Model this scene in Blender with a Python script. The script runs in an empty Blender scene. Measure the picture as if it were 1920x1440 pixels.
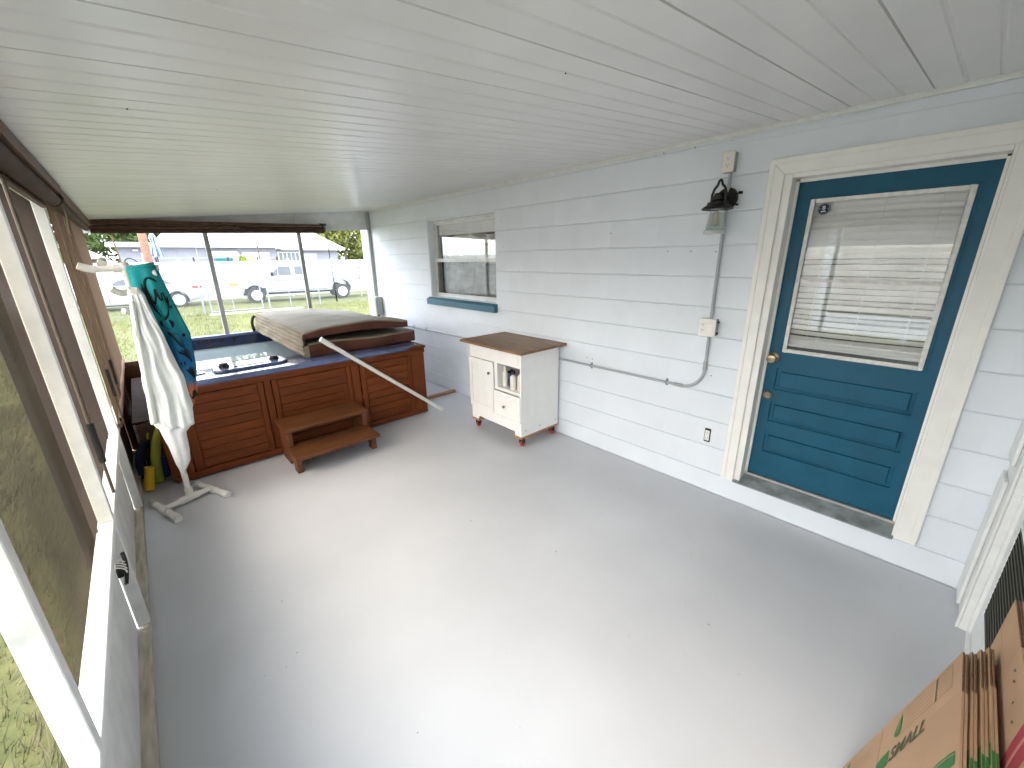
import bpy, bmesh, math, random
import numpy as np
from mathutils import Vector, Matrix
random.seed(7); RNG = np.random.default_rng(7)
sc = bpy.context.scene
COL = sc.collection
R = math.radians

# ------------------------------------------------------------------ camera
cam_d = bpy.data.cameras.new('camera'); cam = bpy.data.objects.new('camera', cam_d); COL.objects.link(cam)
cam_d.sensor_width = 36.0; cam_d.lens = 36.0 * 757.33 / 1920; cam_d.clip_start = 0.02; cam_d.clip_end = 600
cr = Vector((0.73920, -0.67337, -0.01255)); cd = Vector((-0.21053, -0.21333, -0.95403)); cf = Vector((0.63974, 0.70786, -0.29946))
cam.matrix_world = Matrix(((cr.x, -cd.x, -cf.x, 0), (cr.y, -cd.y, -cf.y, 0), (cr.z, -cd.z, -cf.z, 1.727), (0, 0, 0, 1)))
sc.camera = cam
# ------------------------------------------------------------------ sky, sun, exposure
SUN_EL, SUN_AZ = R(46), R(-84)        # azimuth measured from +Y towards +X
w = bpy.data.worlds.new('World'); sc.world = w; w.use_nodes = True
nt = w.node_tree; nt.nodes.clear()
wo = nt.nodes.new('ShaderNodeOutputWorld'); bg = nt.nodes.new('ShaderNodeBackground')
sky = nt.nodes.new('ShaderNodeTexSky'); sky.sky_type = 'NISHITA'; sky.sun_disc = False
sky.sun_elevation = SUN_EL; sky.sun_rotation = SUN_AZ; sky.air_density = 1.2; sky.dust_density = 3.0; sky.ozone_density = 1.0
mixw = nt.nodes.new('ShaderNodeMix'); mixw.data_type = 'RGBA'; mixw.inputs[0].default_value = 0.72
mixw.inputs[7].default_value = (10.4, 11.2, 12.2, 1)      # an even white cloud sheet
nt.links.new(sky.outputs[0], mixw.inputs[6]); nt.links.new(mixw.outputs[2], bg.inputs[0])
bg.inputs[1].default_value = 0.15
nt.links.new(bg.outputs[0], wo.inputs[0])
sun_d = bpy.data.lights.new('sun', 'SUN'); sun_d.energy = 0.5; sun_d.angle = R(34); sun_d.color = (1.0, 0.985, 0.96)
sun = bpy.data.objects.new('sun', sun_d); COL.objects.link(sun)
sdir = Vector((math.sin(SUN_AZ) * math.cos(SUN_EL), math.cos(SUN_AZ) * math.cos(SUN_EL), math.sin(SUN_EL)))
sun.rotation_euler = sdir.to_track_quat('Z', 'Y').to_euler(); sun.location = (-8, 4, 12)
sc.view_settings.view_transform = 'Standard'; sc.view_settings.look = 'None'
sc.view_settings.exposure = 2.68; sc.view_settings.gamma = 1.0; sc.view_settings.use_curve_mapping = False
sc.render.engine = 'CYCLES'
cy = sc.cycles; cy.max_bounces = 10; cy.diffuse_bounces = 6; cy.glossy_bounces = 4; cy.transparent_max_bounces = 24
cy.use_denoising = True; cy.sample_clamp_indirect = 8.0

# ------------------------------------------------------------------ materials
MAT = {}
def M(name, col, rough=0.6, metal=0.0, var=0.0, scale=6.0, bump=0.0, bscale=120.0, rnd=0.0, stretch=(1, 1, 1), col2=None, spec=0.5, coat=0.0, detail=4):
    if name in MAT: return MAT[name]
    m = bpy.data.materials.new(name); m.use_nodes = True; n = m.node_tree; b = n.nodes['Principled BSDF']
    b.inputs['Base Color'].default_value = (*col, 1); b.inputs['Roughness'].default_value = rough; b.inputs['Metallic'].default_value = metal
    b.inputs['Specular IOR Level'].default_value = spec; b.inputs['Coat Weight'].default_value = coat
    geo = n.nodes.new('ShaderNodeNewGeometry'); mp = n.nodes.new('ShaderNodeVectorMath'); mp.operation = 'MULTIPLY'; mp.inputs[1].default_value = stretch
    n.links.new(geo.outputs['Position'], mp.inputs[0])
    last = None
    if var or col2:
        tx = n.nodes.new('ShaderNodeTexNoise'); tx.inputs['Scale'].default_value = scale; tx.inputs['Detail'].default_value = detail
        oi = n.nodes.new('ShaderNodeObjectInfo'); ad = n.nodes.new('ShaderNodeVectorMath'); ad.operation = 'MULTIPLY_ADD'
        ad.inputs[1].default_value = (7.0, 3.0, 5.0) if rnd else (0, 0, 0)
        n.links.new(oi.outputs['Random'], ad.inputs[0]); n.links.new(mp.outputs[0], ad.inputs[2]); n.links.new(ad.outputs[0], tx.inputs['Vector'])
        rp = n.nodes.new('ShaderNodeValToRGB'); c2 = col2 or tuple(min(1, c * (1 + var)) for c in col); c1 = tuple(c * (1 - var) for c in col) if not col2 else col
        rp.color_ramp.elements[0].position = 0.32; rp.color_ramp.elements[1].position = 0.68
        rp.color_ramp.elements[0].color = (*c1, 1); rp.color_ramp.elements[1].color = (*c2, 1)
        n.links.new(tx.outputs['Fac'], rp.inputs[0]); last = rp.outputs[0]
    if rnd:
        oi2 = n.nodes.new('ShaderNodeObjectInfo'); mr = n.nodes.new('ShaderNodeMapRange'); mr.inputs[3].default_value = 1 - rnd; mr.inputs[4].default_value = 1 + rnd
        n.links.new(oi2.outputs['Random'], mr.inputs[0]); hs = n.nodes.new('ShaderNodeHueSaturation'); n.links.new(mr.outputs[0], hs.inputs['Value'])
        if last: n.links.new(last, hs.inputs['Color'])
        else: hs.inputs['Color'].default_value = (*col, 1)
        last = hs.outputs[0]
    if last: n.links.new(last, b.inputs['Base Color'])
    if bump:
        t2 = n.nodes.new('ShaderNodeTexNoise'); t2.inputs['Scale'].default_value = bscale; t2.inputs['Detail'].default_value = 3
        n.links.new(mp.outputs[0], t2.inputs['Vector']); bp = n.nodes.new('ShaderNodeBump'); bp.inputs['Strength'].default_value = bump; bp.inputs['Distance'].default_value = 0.004
        n.links.new(t2.outputs['Fac'], bp.inputs['Height']); n.links.new(bp.outputs[0], b.inputs['Normal'])
    MAT[name] = m; return m
def set_spec(*ms):
    for q, v in ms: q.node_tree.nodes['Principled BSDF'].inputs['Specular IOR Level'].default_value = v
def screen_mat(name, col, opacity, trans=(1, 1, 1)):
    m = bpy.data.materials.new(name); m.use_nodes = True; n = m.node_tree; n.nodes.clear()
    o = n.nodes.new('ShaderNodeOutputMaterial'); mx = n.nodes.new('ShaderNodeMixShader'); t = n.nodes.new('ShaderNodeBsdfTransparent'); t.inputs[0].default_value = (*trans, 1)
    d = n.nodes.new('ShaderNodeBsdfDiffuse'); d.inputs[0].default_value = (*col, 1); tl = n.nodes.new('ShaderNodeBsdfTranslucent'); tl.inputs[0].default_value = (*col, 1)
    m2 = n.nodes.new('ShaderNodeMixShader'); m2.inputs[0].default_value = 0.35; n.links.new(d.outputs[0], m2.inputs[1]); n.links.new(tl.outputs[0], m2.inputs[2])
    # a weave lets less through the flatter one looks along it; thickness of the threads varies a little
    lw = n.nodes.new('ShaderNodeLayerWeight'); lw.inputs['Blend'].default_value = 0.35
    nz = n.nodes.new('ShaderNodeTexNoise'); nz.inputs['Scale'].default_value = 3.0; g = n.nodes.new('ShaderNodeNewGeometry'); n.links.new(g.outputs['Position'], nz.inputs['Vector'])
    mr = n.nodes.new('ShaderNodeMapRange'); mr.inputs[1].default_value = .3; mr.inputs[2].default_value = .7; mr.inputs[3].default_value = -0.05; mr.inputs[4].default_value = 0.06; n.links.new(nz.outputs['Fac'], mr.inputs[0])
    lw.inputs['Blend'].default_value = 0.5
    cu = n.nodes.new('ShaderNodeMath'); cu.operation = 'POWER'; cu.inputs[1].default_value = 2.5; n.links.new(lw.outputs['Facing'], cu.inputs[0])
    ml = n.nodes.new('ShaderNodeMath'); ml.operation = 'MULTIPLY_ADD'; ml.inputs[1].default_value = 1.2 * opacity; ml.inputs[2].default_value = .3 * opacity; n.links.new(cu.outputs[0], ml.inputs[0])
    ad = n.nodes.new('ShaderNodeMath'); ad.operation = 'ADD'; ad.use_clamp = True; n.links.new(ml.outputs[0], ad.inputs[0]); n.links.new(mr.outputs[0], ad.inputs[1])
    n.links.new(ad.outputs[0], mx.inputs[0]); n.links.new(t.outputs[0], mx.inputs[1]); n.links.new(m2.outputs[0], mx.inputs[2]); n.links.new(mx.outputs[0], o.inputs[0])
    MAT[name] = m; return m
def glass_mat(name, tint=(1, 1, 1), f0=0.06, rough=0.02):
    m = bpy.data.materials.new(name); m.use_nodes = True; n = m.node_tree; n.nodes.clear()
    o = n.nodes.new('ShaderNodeOutputMaterial'); mx = n.nodes.new('ShaderNodeMixShader'); t = n.nodes.new('ShaderNodeBsdfTransparent'); t.inputs[0].default_value = (*tint, 1)
    gl = n.nodes.new('ShaderNodeBsdfGlossy'); gl.inputs['Roughness'].default_value = rough
    fr = n.nodes.new('ShaderNodeLayerWeight'); fr.inputs['Blend'].default_value = .5
    pw = n.nodes.new('ShaderNodeMath'); pw.operation = 'POWER'; pw.inputs[1].default_value = 4.5; n.links.new(fr.outputs['Facing'], pw.inputs[0])
    ad = n.nodes.new('ShaderNodeMath'); ad.operation = 'MULTIPLY_ADD'; ad.inputs[1].default_value = .85; ad.inputs[2].default_value = f0; ad.use_clamp = True
    n.links.new(pw.outputs[0], ad.inputs[0])
    n.links.new(ad.outputs[0], mx.inputs[0]); n.links.new(t.outputs[0], mx.inputs[1]); n.links.new(gl.outputs[0], mx.inputs[2]); n.links.new(mx.outputs[0], o.inputs[0])
    MAT[name] = m; return m

m_wall = M('wall_paint', (.735, .778, .832), .65, var=.03, scale=3, bump=.35, bscale=160, rnd=.006)
m_floor = M('floor_paint', (.515, .53, .56), .40, var=.07, scale=1.1, detail=9, bump=.12, bscale=40, spec=.45)
m_ceil = M('ceiling_aluminium', (.735, .735, .74), .3, var=.03, scale=4, spec=.5, rnd=.02)
m_white = M('white_paint', (.76, .77, .76), .45, var=.05, scale=18, bump=.15, bscale=60)
m_white2 = M('white_paint_weathered', (.70, .71, .70), .5, var=.09, scale=9, bump=.2, bscale=40)
m_cream = M('cream_trim_paint', (.84, .835, .80), .4, var=.03, scale=10, bump=.1, bscale=80)
m_teal = M('teal_paint', (.006, .088, .155), .38, var=.08, scale=8, bump=.12, bscale=90)
m_tealsill = M('teal_sill_paint', (.03, .13, .19), .5, var=.1, scale=14, bump=.2)
m_sill = M('peeling_grey_sill', (.22, .25, .255), .7, var=.3, scale=14, bump=.7, bscale=40)
m_alu = M('aluminium', (.62, .61, .58), .38, 1.0, var=.1, scale=20)
m_old = M('chipped_white_metal', (.72, .71, .68), .5, var=.14, scale=40, bump=.3)
m_brass = M('antique_brass', (.36, .29, .20), .28, 1.0, var=.1, scale=40)
m_black = M('black_metal', (.008, .0075, .0075), .55, var=.2, scale=20)
m_dark = M('dark_interior', (.008, .008, .009), .9)
m_room = M('room_wall', (.12, .12, .115), .9, var=.1)
m_plate = M('outlet_plate', (.78, .75, .66), .4)
m_platew = M('switch_plate', (.80, .80, .77), .4)
m_grey = M('grey_conduit', (.40, .42, .45), .45, var=.05, scale=15)
m_greybox = M('grey_enclosure', (.36, .375, .37), .5, var=.06, scale=10)
m_blind = M('blind_slat', (.88, .88, .87), .5, var=.03, scale=12)
m_wood = M('spa_cedar', (.135, .033, .007), .5, var=.32, scale=5, bump=.25, bscale=30, rnd=.14, stretch=(1.2, 1.2, 18))
m_woodv = M('spa_cedar_upright', (.138, .034, .0075), .5, var=.3, scale=5, bump=.25, bscale=30, rnd=.12, stretch=(18, 18, 1.2))
m_step = M('step_cedar', (.125, .046, .017), .55, var=.3, scale=4, bump=.25, bscale=30, rnd=.12, stretch=(1.2, 16, 16))
m_top = M('oiled_pine_top', (.205, .105, .045), .45, var=.38, scale=3.2, bump=.15, bscale=20, stretch=(10, 1.3, 6))
m_pine = M('raw_pine', (.36, .19, .085), .6, var=.2, scale=6, stretch=(3, 3, 9))
m_raw = M('weathered_plate', (.48, .44, .37), .7, var=.25, scale=7, bump=.3, bscale=40, stretch=(6, 1, 6))
m_brownp = M('brown_stained_board', (.10, .048, .026), .55, var=.25, scale=5, stretch=(8, 8, 1.2))
m_spa = M('blue_acrylic', (.09, .125, .25), .16, var=.35, scale=2.6, spec=.6, coat=.4)
m_spain = M('navy_acrylic', (.012, .03, .085), .1, var=.25, scale=4, spec=.6, coat=.4)
m_vinyl = M('faded_tan_vinyl', (.215, .182, .130), .7, var=.16, scale=4.5, bump=.35, bscale=30)
m_vinyld = M('maroon_vinyl', (.085, .028, .016), .45, var=.22, scale=5, bump=.35, bscale=40)
m_pvc = M('white_pvc', (.76, .75, .70), .35, var=.04, scale=12)
m_pvcg = M('greyed_pvc', (.58, .58, .54), .4, var=.06, scale=12)
m_towelw = M('white_terry', (.80, .83, .82), .95, var=.05, scale=20, bump=.7, bscale=380)
m_shade = M('brown_shade_cloth', (.20, .125, .08), .8, var=.12, scale=9, bump=.2, bscale=300, stretch=(1, 1, .15))
m_shaded = M('dark_shade_cloth', (.06, .032, .022), .75, var=.2, scale=9)
m_cab = M('white_cabinet', (.84, .835, .81), .4, var=.02, scale=10)
m_red = M('red_wheel', (.45, .05, .03), .45)
m_card = M('cardboard', (.40, .262, .165), .8, var=.07, scale=5, bump=.12, bscale=18, rnd=.05)
m_cardd = M('cardboard_edge', (.14, .075, .042), .9, var=.35, scale=160)
m_green = M('green_print', (.028, .16, .035), .7)
m_olive = M('olive_print', (.085, .085, .03), .7)
m_redp = M('red_print', (.30, .03, .04), .7)
m_grass = M('grass', (.052, .06, .008), .9, col2=(.09, .085, .02), scale=9, bump=.8, bscale=60)
m_conc = M('concrete', (.42, .41, .38), .85, var=.1, scale=6)
m_galv = M('galvanised', (.24, .25, .26), .5, .5, var=.1)
m_carw = M('white_car_paint', (.30, .30, .298), .25, coat=.5)
m_tyre = M('tyre_rubber', (.007, .007, .007), .8)
m_rim = M('wheel_alloy', (.42, .42, .42), .35, .8)
m_cglass = M('car_glass', (.02, .026, .03), .06, spec=.8)
m_vfence = M('vinyl_fence', (.50, .50, .505), .4)
m_hwall = M('lavender_siding', (.19, .19, .22), .7, var=.04)
m_hroof = M('white_roof', (.38, .37, .355), .6, var=.06, scale=3)
m_hdark = M('house_window_glass', (.08, .09, .10), .1)
m_orange = M('orange_lens', (.75, .16, .03), .3)
m_redl = M('red_lens', (.5, .02, .03), .3)
m_bark = M('bark', (.10, .075, .05), .9, var=.3, scale=8, bump=.6)
m_pole = M('treated_pole', (.20, .105, .07), .85, var=.2, scale=6)
m_leafd = M('leaf_dark', (.045, .075, .014), .7, col2=(.085, .12, .022), scale=2.2)
m_leafy = M('leaf_yellow_green', (.10, .125, .02), .7, col2=(.20, .20, .035), scale=1.6)
m_umb = M('blue_stripe_cloth', (.03, .09, .27), .8)
m_umbw = M('white_stripe_cloth', (.45, .48, .55), .8)
m_lime = M('lime_foam', (.33, .36, .05), .8, var=.08, scale=20)
m_yel = M('yellow_foam', (.62, .40, .015), .8, var=.08, scale=20)
m_navy = M('navy_foam', (.014, .035, .09), .8, var=.1, scale=20)
m_bottlew = M('white_bottle', (.76, .74, .68), .35); m_bottleb = M('blue_bottle', (.012, .04, .22), .3)
m_bulb = M('amber_bulb', (.65, .5, .3), .2)
m_drape = M('white_drape', (.82, .82, .78), .9, var=.05)
m_curt = M('grey_curtain', (.30, .30, .28), .9, col2=(.52, .52, .49), scale=7, stretch=(1, 1, 2.5))
m_ink = M('black_ink', (.006, .01, .014), .9)
m_coral = M('coral_terry', (.62, .15, .07), .95)
set_spec((m_vinyl, .2), (m_teal, .3), (m_wood, .2), (m_woodv, .2), (m_step, .25), (m_card, .1), (m_shaded, .2), (m_brownp, .25), (m_vinyld, .3))
s_fine = screen_mat('insect_screen', (.06, .06, .06), .035)
s_solar = screen_mat('brown_solar_mesh', (.040, .034, .027), .78, (1, .92, .8))
s_solar2 = screen_mat('brown_solar_mesh_doubled', (.062, .046, .037), .86, (1, .9, .78))
s_tan = screen_mat('tan_shade_cloth', (.115, .080, .056), 1.3, (1, .9, .8))
s_door = screen_mat('dark_door_screen', (.035, .036, .03), 2.6)
g_pane = glass_mat('window_glass', (.98, .985, .985), .085); g_jar = glass_mat('clear_lamp_glass', (.90, .92, .91), .26, .15)
# spa water: still, mirror-like at this angle
m_water = bpy.data.materials.new('spa_water'); m_water.use_nodes = True
_b = m_water.node_tree.nodes['Principled BSDF']; _b.inputs['Base Color'].default_value = (.30, .38, .41, 1); _b.inputs['Roughness'].default_value = .02; _b.inputs['Specular IOR Level'].default_value = .9; _b.inputs['IOR'].default_value = 1.6
# beach towel: teal at the top fading to blue, plain printed cloth
m_teal_t = bpy.data.materials.new('beach_towel_print'); m_teal_t.use_nodes = True
_n = m_teal_t.node_tree; _b = _n.nodes['Principled BSDF']; _b.inputs['Roughness'].default_value = .95
_g = _n.nodes.new('ShaderNodeNewGeometry'); _s = _n.nodes.new('ShaderNodeSeparateXYZ'); _n.links.new(_g.outputs['Position'], _s.inputs[0])
_nz = _n.nodes.new('ShaderNodeTexNoise'); _nz.inputs['Scale'].default_value = 7; _n.links.new(_g.outputs['Position'], _nz.inputs['Vector'])
_ma = _n.nodes.new('ShaderNodeMath'); _ma.operation = 'MULTIPLY_ADD'; _ma.inputs[1].default_value = .22; _n.links.new(_nz.outputs['Fac'], _ma.inputs[0]); _n.links.new(_s.outputs['Z'], _ma.inputs[2])
_mr = _n.nodes.new('ShaderNodeMapRange'); _mr.inputs[1].default_value = .75; _mr.inputs[2].default_value = 1.8; _n.links.new(_ma.outputs[0], _mr.inputs[0])
_r = _n.nodes.new('ShaderNodeValToRGB'); _e = _r.color_ramp.elements
_e[0].position = 0.0; _e[0].color = (.62, .17, .08, 1); _e[1].position = 1.0; _e[1].color = (.010, .28, .30, 1)
for p, c in ((.22, (.60, .20, .10)), (.27, (.02, .22, .42)), (.42, (.008, .13, .33)), (.55, (.006, .16, .27)), (.68, (.012, .31, .32))):
    q = _e.new(p); q.color = (*c, 1)
_n.links.new(_mr.outputs[0], _r.inputs[0]); _n.links.new(_r.outputs[0], _b.inputs['Base Color'])

# ------------------------------------------------------------------ helpers
WM = {}
def _link(o, parent, W):
    COL.objects.link(o)
    if parent is not None:
        o.parent = parent; o.matrix_basis = WM[parent].inverted() @ W
    else: o.matrix_basis = W
    WM[o] = W; return o
def tag(o, label=None, cat=None, group=None, kind=None):
    if label: o['label'] = label
    if cat: o['category'] = cat
    if group: o['group'] = group
    if kind: o['kind'] = kind
    return o
def thing(name, label, cat, loc=(0, 0, 0), group=None, rz=0.0):
    o = bpy.data.objects.new(name, None); o.empty_display_size = .1
    _link(o, None, Matrix.Translation(loc) @ Matrix.Rotation(rz, 4, 'Z')); return tag(o, label, cat, group)
def inst(name, me, parent, loc, rot=None, label=None):
    o = bpy.data.objects.new(name, me); W = Matrix.Translation(loc)
    if rot is not None: W = W @ rot
    _link(o, parent, W)
    if label: o['label'] = label
    return o
class MB:
    def __init__(s): s.bm = bmesh.new()
    def box(s, x0, y0, z0, x1, y1, z1, T=None):
        x0, x1 = min(x0, x1), max(x0, x1); y0, y1 = min(y0, y1), max(y0, y1); z0, z1 = min(z0, z1), max(z0, z1)
        vs = [Vector((x, y, z)) for x in (x0, x1) for y in (y0, y1) for z in (z0, z1)]
        if T is not None: vs = [T @ v for v in vs]
        v = [s.bm.verts.new(p) for p in vs]
        for f in ((0, 1, 3, 2), (4, 6, 7, 5), (0, 4, 5, 1), (2, 3, 7, 6), (0, 2, 6, 4), (1, 5, 7, 3)): s.bm.faces.new([v[i] for i in f])
        return s
    def tube(s, pts, r, n=10, caps=True):
        pts = [Vector(p) for p in pts]; k = len(pts); rr = r if isinstance(r, (list, tuple)) else [r] * k
        ring = []; up = None
        for i, p in enumerate(pts):
            t = (pts[min(i + 1, k - 1)] - pts[max(i - 1, 0)]).normalized()
            if up is None: up = t.orthogonal().normalized()
            up = (up - t * up.dot(t)).normalized(); b = t.cross(up)
            ring.append([s.bm.verts.new(p + (up * math.cos(a) + b * math.sin(a)) * rr[i]) for a in (2 * math.pi * j / n for j in range(n))])
        for i in range(k - 1):
            for j in range(n): s.bm.faces.new((ring[i][j], ring[i][(j + 1) % n], ring[i + 1][(j + 1) % n], ring[i + 1][j]))
        if caps: s.bm.faces.new(ring[0][::-1]); s.bm.faces.new(ring[-1])
        return s
    def lathe(s, prof, c, T=None, n=20):
        T = T or Matrix.Identity(3); c = Vector(c); ring = []
        for r, z in prof: ring.append([s.bm.verts.new(c + T @ Vector((r * math.cos(2 * math.pi * j / n), r * math.sin(2 * math.pi * j / n), z))) for j in range(n)])
        for i in range(len(prof) - 1):
            for j in range(n): s.bm.faces.new((ring[i][j], ring[i][(j + 1) % n], ring[i + 1][(j + 1) % n], ring[i + 1][j]))
        if prof[0][0] > 1e-5: s.bm.faces.new(ring[0][::-1])
        if prof[-1][0] > 1e-5: s.bm.faces.new(ring[-1])
        return s
    def prism(s, poly, fn, w0, w1):
        a = [s.bm.verts.new(fn(u, v, w0)) for u, v in poly]; b = [s.bm.verts.new(fn(u, v, w1)) for u, v in poly]; n = len(poly)
        s.bm.faces.new(a[::-1]); s.bm.faces.new(b)
        for i in range(n): s.bm.faces.new((a[i], a[(i + 1) % n], b[(i + 1) % n], b[i]))
        return s
    def grid(s, fn, nu, nv, wrap=False):
        g = [[s.bm.verts.new(fn(i / nu, j / nv)) for j in range(nv + 1)] for i in range(nu + (0 if wrap else 1))]
        for i in range(nu):
            for j in range(nv): s.bm.faces.new((g[i][j], g[(i + 1) % len(g)][j], g[(i + 1) % len(g)][j + 1], g[i][j + 1]))
        return s
    def face(s, pts): s.bm.faces.new([s.bm.verts.new(Vector(p)) for p in pts]); return s
    def mesh(s, name, mat, bev=0, seg=1, smooth=35, center=True, thick=0):
        bm = s.bm
        if bev and smooth == 35: smooth = 0          # flat faces stay flat beside their small bevels
        bmesh.ops.remove_doubles(bm, verts=bm.verts, dist=1e-6)
        bmesh.ops.recalc_face_normals(bm, faces=bm.faces)
        if bev:
            ed = [e for e in bm.edges if len(e.link_faces) == 2 and e.calc_face_angle(0) > .5]
            bmesh.ops.bevel(bm, geom=ed, offset=bev, segments=seg, profile=.5, affect='EDGES', clamp_overlap=True)
        c = Vector((0, 0, 0))
        if center and bm.verts:
            lo = Vector([min(v.co[i] for v in bm.verts) for i in range(3)]); hi = Vector([max(v.co[i] for v in bm.verts) for i in range(3)]); c = (lo + hi) / 2
            for v in bm.verts: v.co -= c
        me = bpy.data.meshes.new(name); bm.to_mesh(me); bm.free(); me.materials.append(mat)
        if smooth:
            me.polygons.foreach_set('use_smooth', [True] * len(me.polygons))
            try: me.set_sharp_from_angle(angle=R(smooth))
            except Exception: pass
        return me, c
    def build(s, name, mat, parent=None, label=None, thick=0, **k):
        me, c = s.mesh(name, mat, **k); o = inst(name, me, parent, c, None, label)
        if thick:
            md = o.modifiers.new('thickness', 'SOLIDIFY'); md.thickness = thick; md.offset = 0
        return o
def raw(name, verts, faces, mat, parent=None, smooth=False):
    me = bpy.data.meshes.new(name); me.from_pydata(verts, [], faces); me.materials.append(mat); me.update()
    if smooth: me.polygons.foreach_set('use_smooth', [True] * len(me.polygons))
    return inst(name, me, parent, (0, 0, 0))
def arc(c, r, a0, a1, ax, ay, n=8):
    c, ax, ay = Vector(c), Vector(ax), Vector(ay)
    return [c + ax * (r * math.cos(a0 + (a1 - a0) * i / n)) + ay * (r * math.sin(a0 + (a1 - a0) * i / n)) for i in range(n + 1)]
def bez(p, n=14):
    p = [Vector(q) for q in p]; out = []
    for i in range(n + 1):
        t = i / n; q = list(p)
        while len(q) > 1: q = [q[j].lerp(q[j + 1], t) for j in range(len(q) - 1)]
        out.append(q[0])
    return out
def text_mesh(s, body, size, origin, ux, uy, nrm, mat, name, parent, shear=0.0, bold=0.0):
    c = bpy.data.curves.new(name, 'FONT'); c.body = body; c.size = size; c.shear = shear; c.offset = bold
    o = bpy.data.objects.new('tmp', c); COL.objects.link(o); dg = bpy.context.evaluated_depsgraph_get()
    me = bpy.data.meshes.new_from_object(o.evaluated_get(dg)); bpy.data.objects.remove(o)
    xs = [v.co.x for v in me.vertices]; k = s / (max(xs) - min(xs)); x0 = min(xs)
    for v in me.vertices:
        x, y = (v.co.x - x0) * k, v.co.y * k; v.co = Vector(origin) + Vector(ux) * x + Vector(uy) * y + Vector(nrm) * .0012
    me.materials.clear(); me.materials.append(mat); return inst(name, me, parent, (0, 0, 0))

G = -0.25                                  # lawn level
HX = 2.916                                 # house wall face
def ceil_z(x): return 2.16 + (x + .22) * (2.437 - 2.16) / 3.136

# ================================================================== SETTING
tag(MB().box(-140, -60, G - .3, 140, 220, G).build('lawn', m_grass, smooth=0), kind='structure')
tag(MB().box(-.40, -1.6, G - .02, 2.912, 6.62, 0).build('porch_floor', m_floor, bev=.004, smooth=0), kind='structure')
tag(MB().box(1.9, 19.0, G - .05, 5.2, 19.55, G + .02).build('path', m_conc, smooth=0), kind='structure')
# specks of dirt and chipped paint on the floor
mb = MB()
for i in range(44):
    x, y = random.uniform(-.2, 2.7), random.uniform(.3, 3.6); a = random.uniform(0, 6.3); l = random.choice((.002, .003, .004, .004, .008)) * random.uniform(.7, 1.3); wd = random.uniform(.0012, .003)
    ca, sa = math.cos(a), math.sin(a)
    mb.face([(x + ca * l * p - sa * wd * q, y + sa * l * p + ca * wd * q, .0015) for p, q in ((-1, -.3), (0, -1), (1, .2), (.2, 1))])
tag(mb.build('floor_debris', M('debris', (.10, .09, .08), .9), smooth=0), kind='stuff')

# ------------------------------------------------------------------ porch ceiling: roll formed pan panels
ceil = thing('porch_ceiling', 'white ribbed aluminium panel ceiling sloping down to the screens', 'ceiling', (1.3, 3, 2.3)); ceil['kind'] = 'structure'
prof = [(0, .008), (.0016, .008), (.0034, .0)]
for k in (1, 2):
    y = k * .1007; prof += [(y - .009, 0), (y - .004, .0045), (y + .004, .0045), (y + .009, 0)]
prof += [(.2986, 0), (.3004, .008), (.302, .008)]
mb = MB()
L0, L1 = -.36, HX - .001
a = [mb.bm.verts.new((L0, y, ceil_z(L0) + z)) for y, z in prof]; b = [mb.bm.verts.new((L1, y, ceil_z(L1) + z)) for y, z in prof]
a2 = [mb.bm.verts.new((L0, y, ceil_z(L0) + .05)) for y, z in (prof[0], prof[-1])]; b2 = [mb.bm.verts.new((L1, y, ceil_z(L1) + .05)) for y, z in (prof[0], prof[-1])]
for i in range(len(prof) - 1): mb.bm.faces.new((a[i], a[i + 1], b[i + 1], b[i]))
mb.bm.faces.new((a2[0], a2[1], b2[1], b2[0]))
cme, cc = mb.mesh('ceiling_panel', m_ceil, smooth=0)
for k in range(-3, 21):
    inst('ceiling_panel', cme, ceil, cc + Vector((0, .292 + k * .3025, 0)))
mb = MB(); mb.prism([(-.55, ceil_z(-.55) + .045), (3.0, ceil_z(3.0) + .075), (3.0, ceil_z(3.0) + .16), (-.55, ceil_z(-.55) + .13)], lambda u, v, q: (u, q, v), -.75, 6.8)
mb.build('roof_deck', m_white2, ceil, smooth=0)  # unseen slab put in to block sky light above the panels
mb = MB()
for q in ((.1, 1.9), (1.15, 1.0), (2.05, 2.7), (.6, 3.9)): mb.lathe([(.0028, 0), (.002, -.003), (0, -.0035)], (q[0], q[1], ceil_z(q[0])), n=8)
mb.build('ceiling_screw', m_black, ceil)

# ================================================================== HOUSE
house = thing('house', 'pale blue painted block house wall with teal door and window', 'house', (HX, 3, 0))
Z0, CH, BL = .161, .2032, .4064
door_o = (-.03, .853, .0, 2.17); win_o = (3.462, 4.802, 1.24, 2.185)
mesh_cache = {}
def block_mesh(l, h):
    k = (round(l, 3), round(h, 3))
    if k not in mesh_cache:
        bm = bmesh.new(); prof = [(.05, -h / 2), (.0042, -h / 2 + .0008), (.0036, -h / 2 + .002), (0, -h / 2 + .0068), (0, h / 2 - .0068), (.0036, h / 2 - .002), (.0042, h / 2 - .0008), (.05, h / 2)]
        ra, rb_ = [[bm.verts.new((x, y, z)) for x, z in prof] for y in (-l / 2, l / 2)]
        bm.faces.new(ra[::-1]); bm.faces.new(rb_)
        for j in range(8): bm.faces.new((ra[j], ra[(j + 1) % 8], rb_[(j + 1) % 8], rb_[j]))
        bmesh.ops.recalc_face_normals(bm, faces=bm.faces)
        me = bpy.data.meshes.new('block'); bm.to_mesh(me); bm.free(); me.materials.append(m_wall); mesh_cache[k] = me
    return mesh_cache[k]
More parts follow.
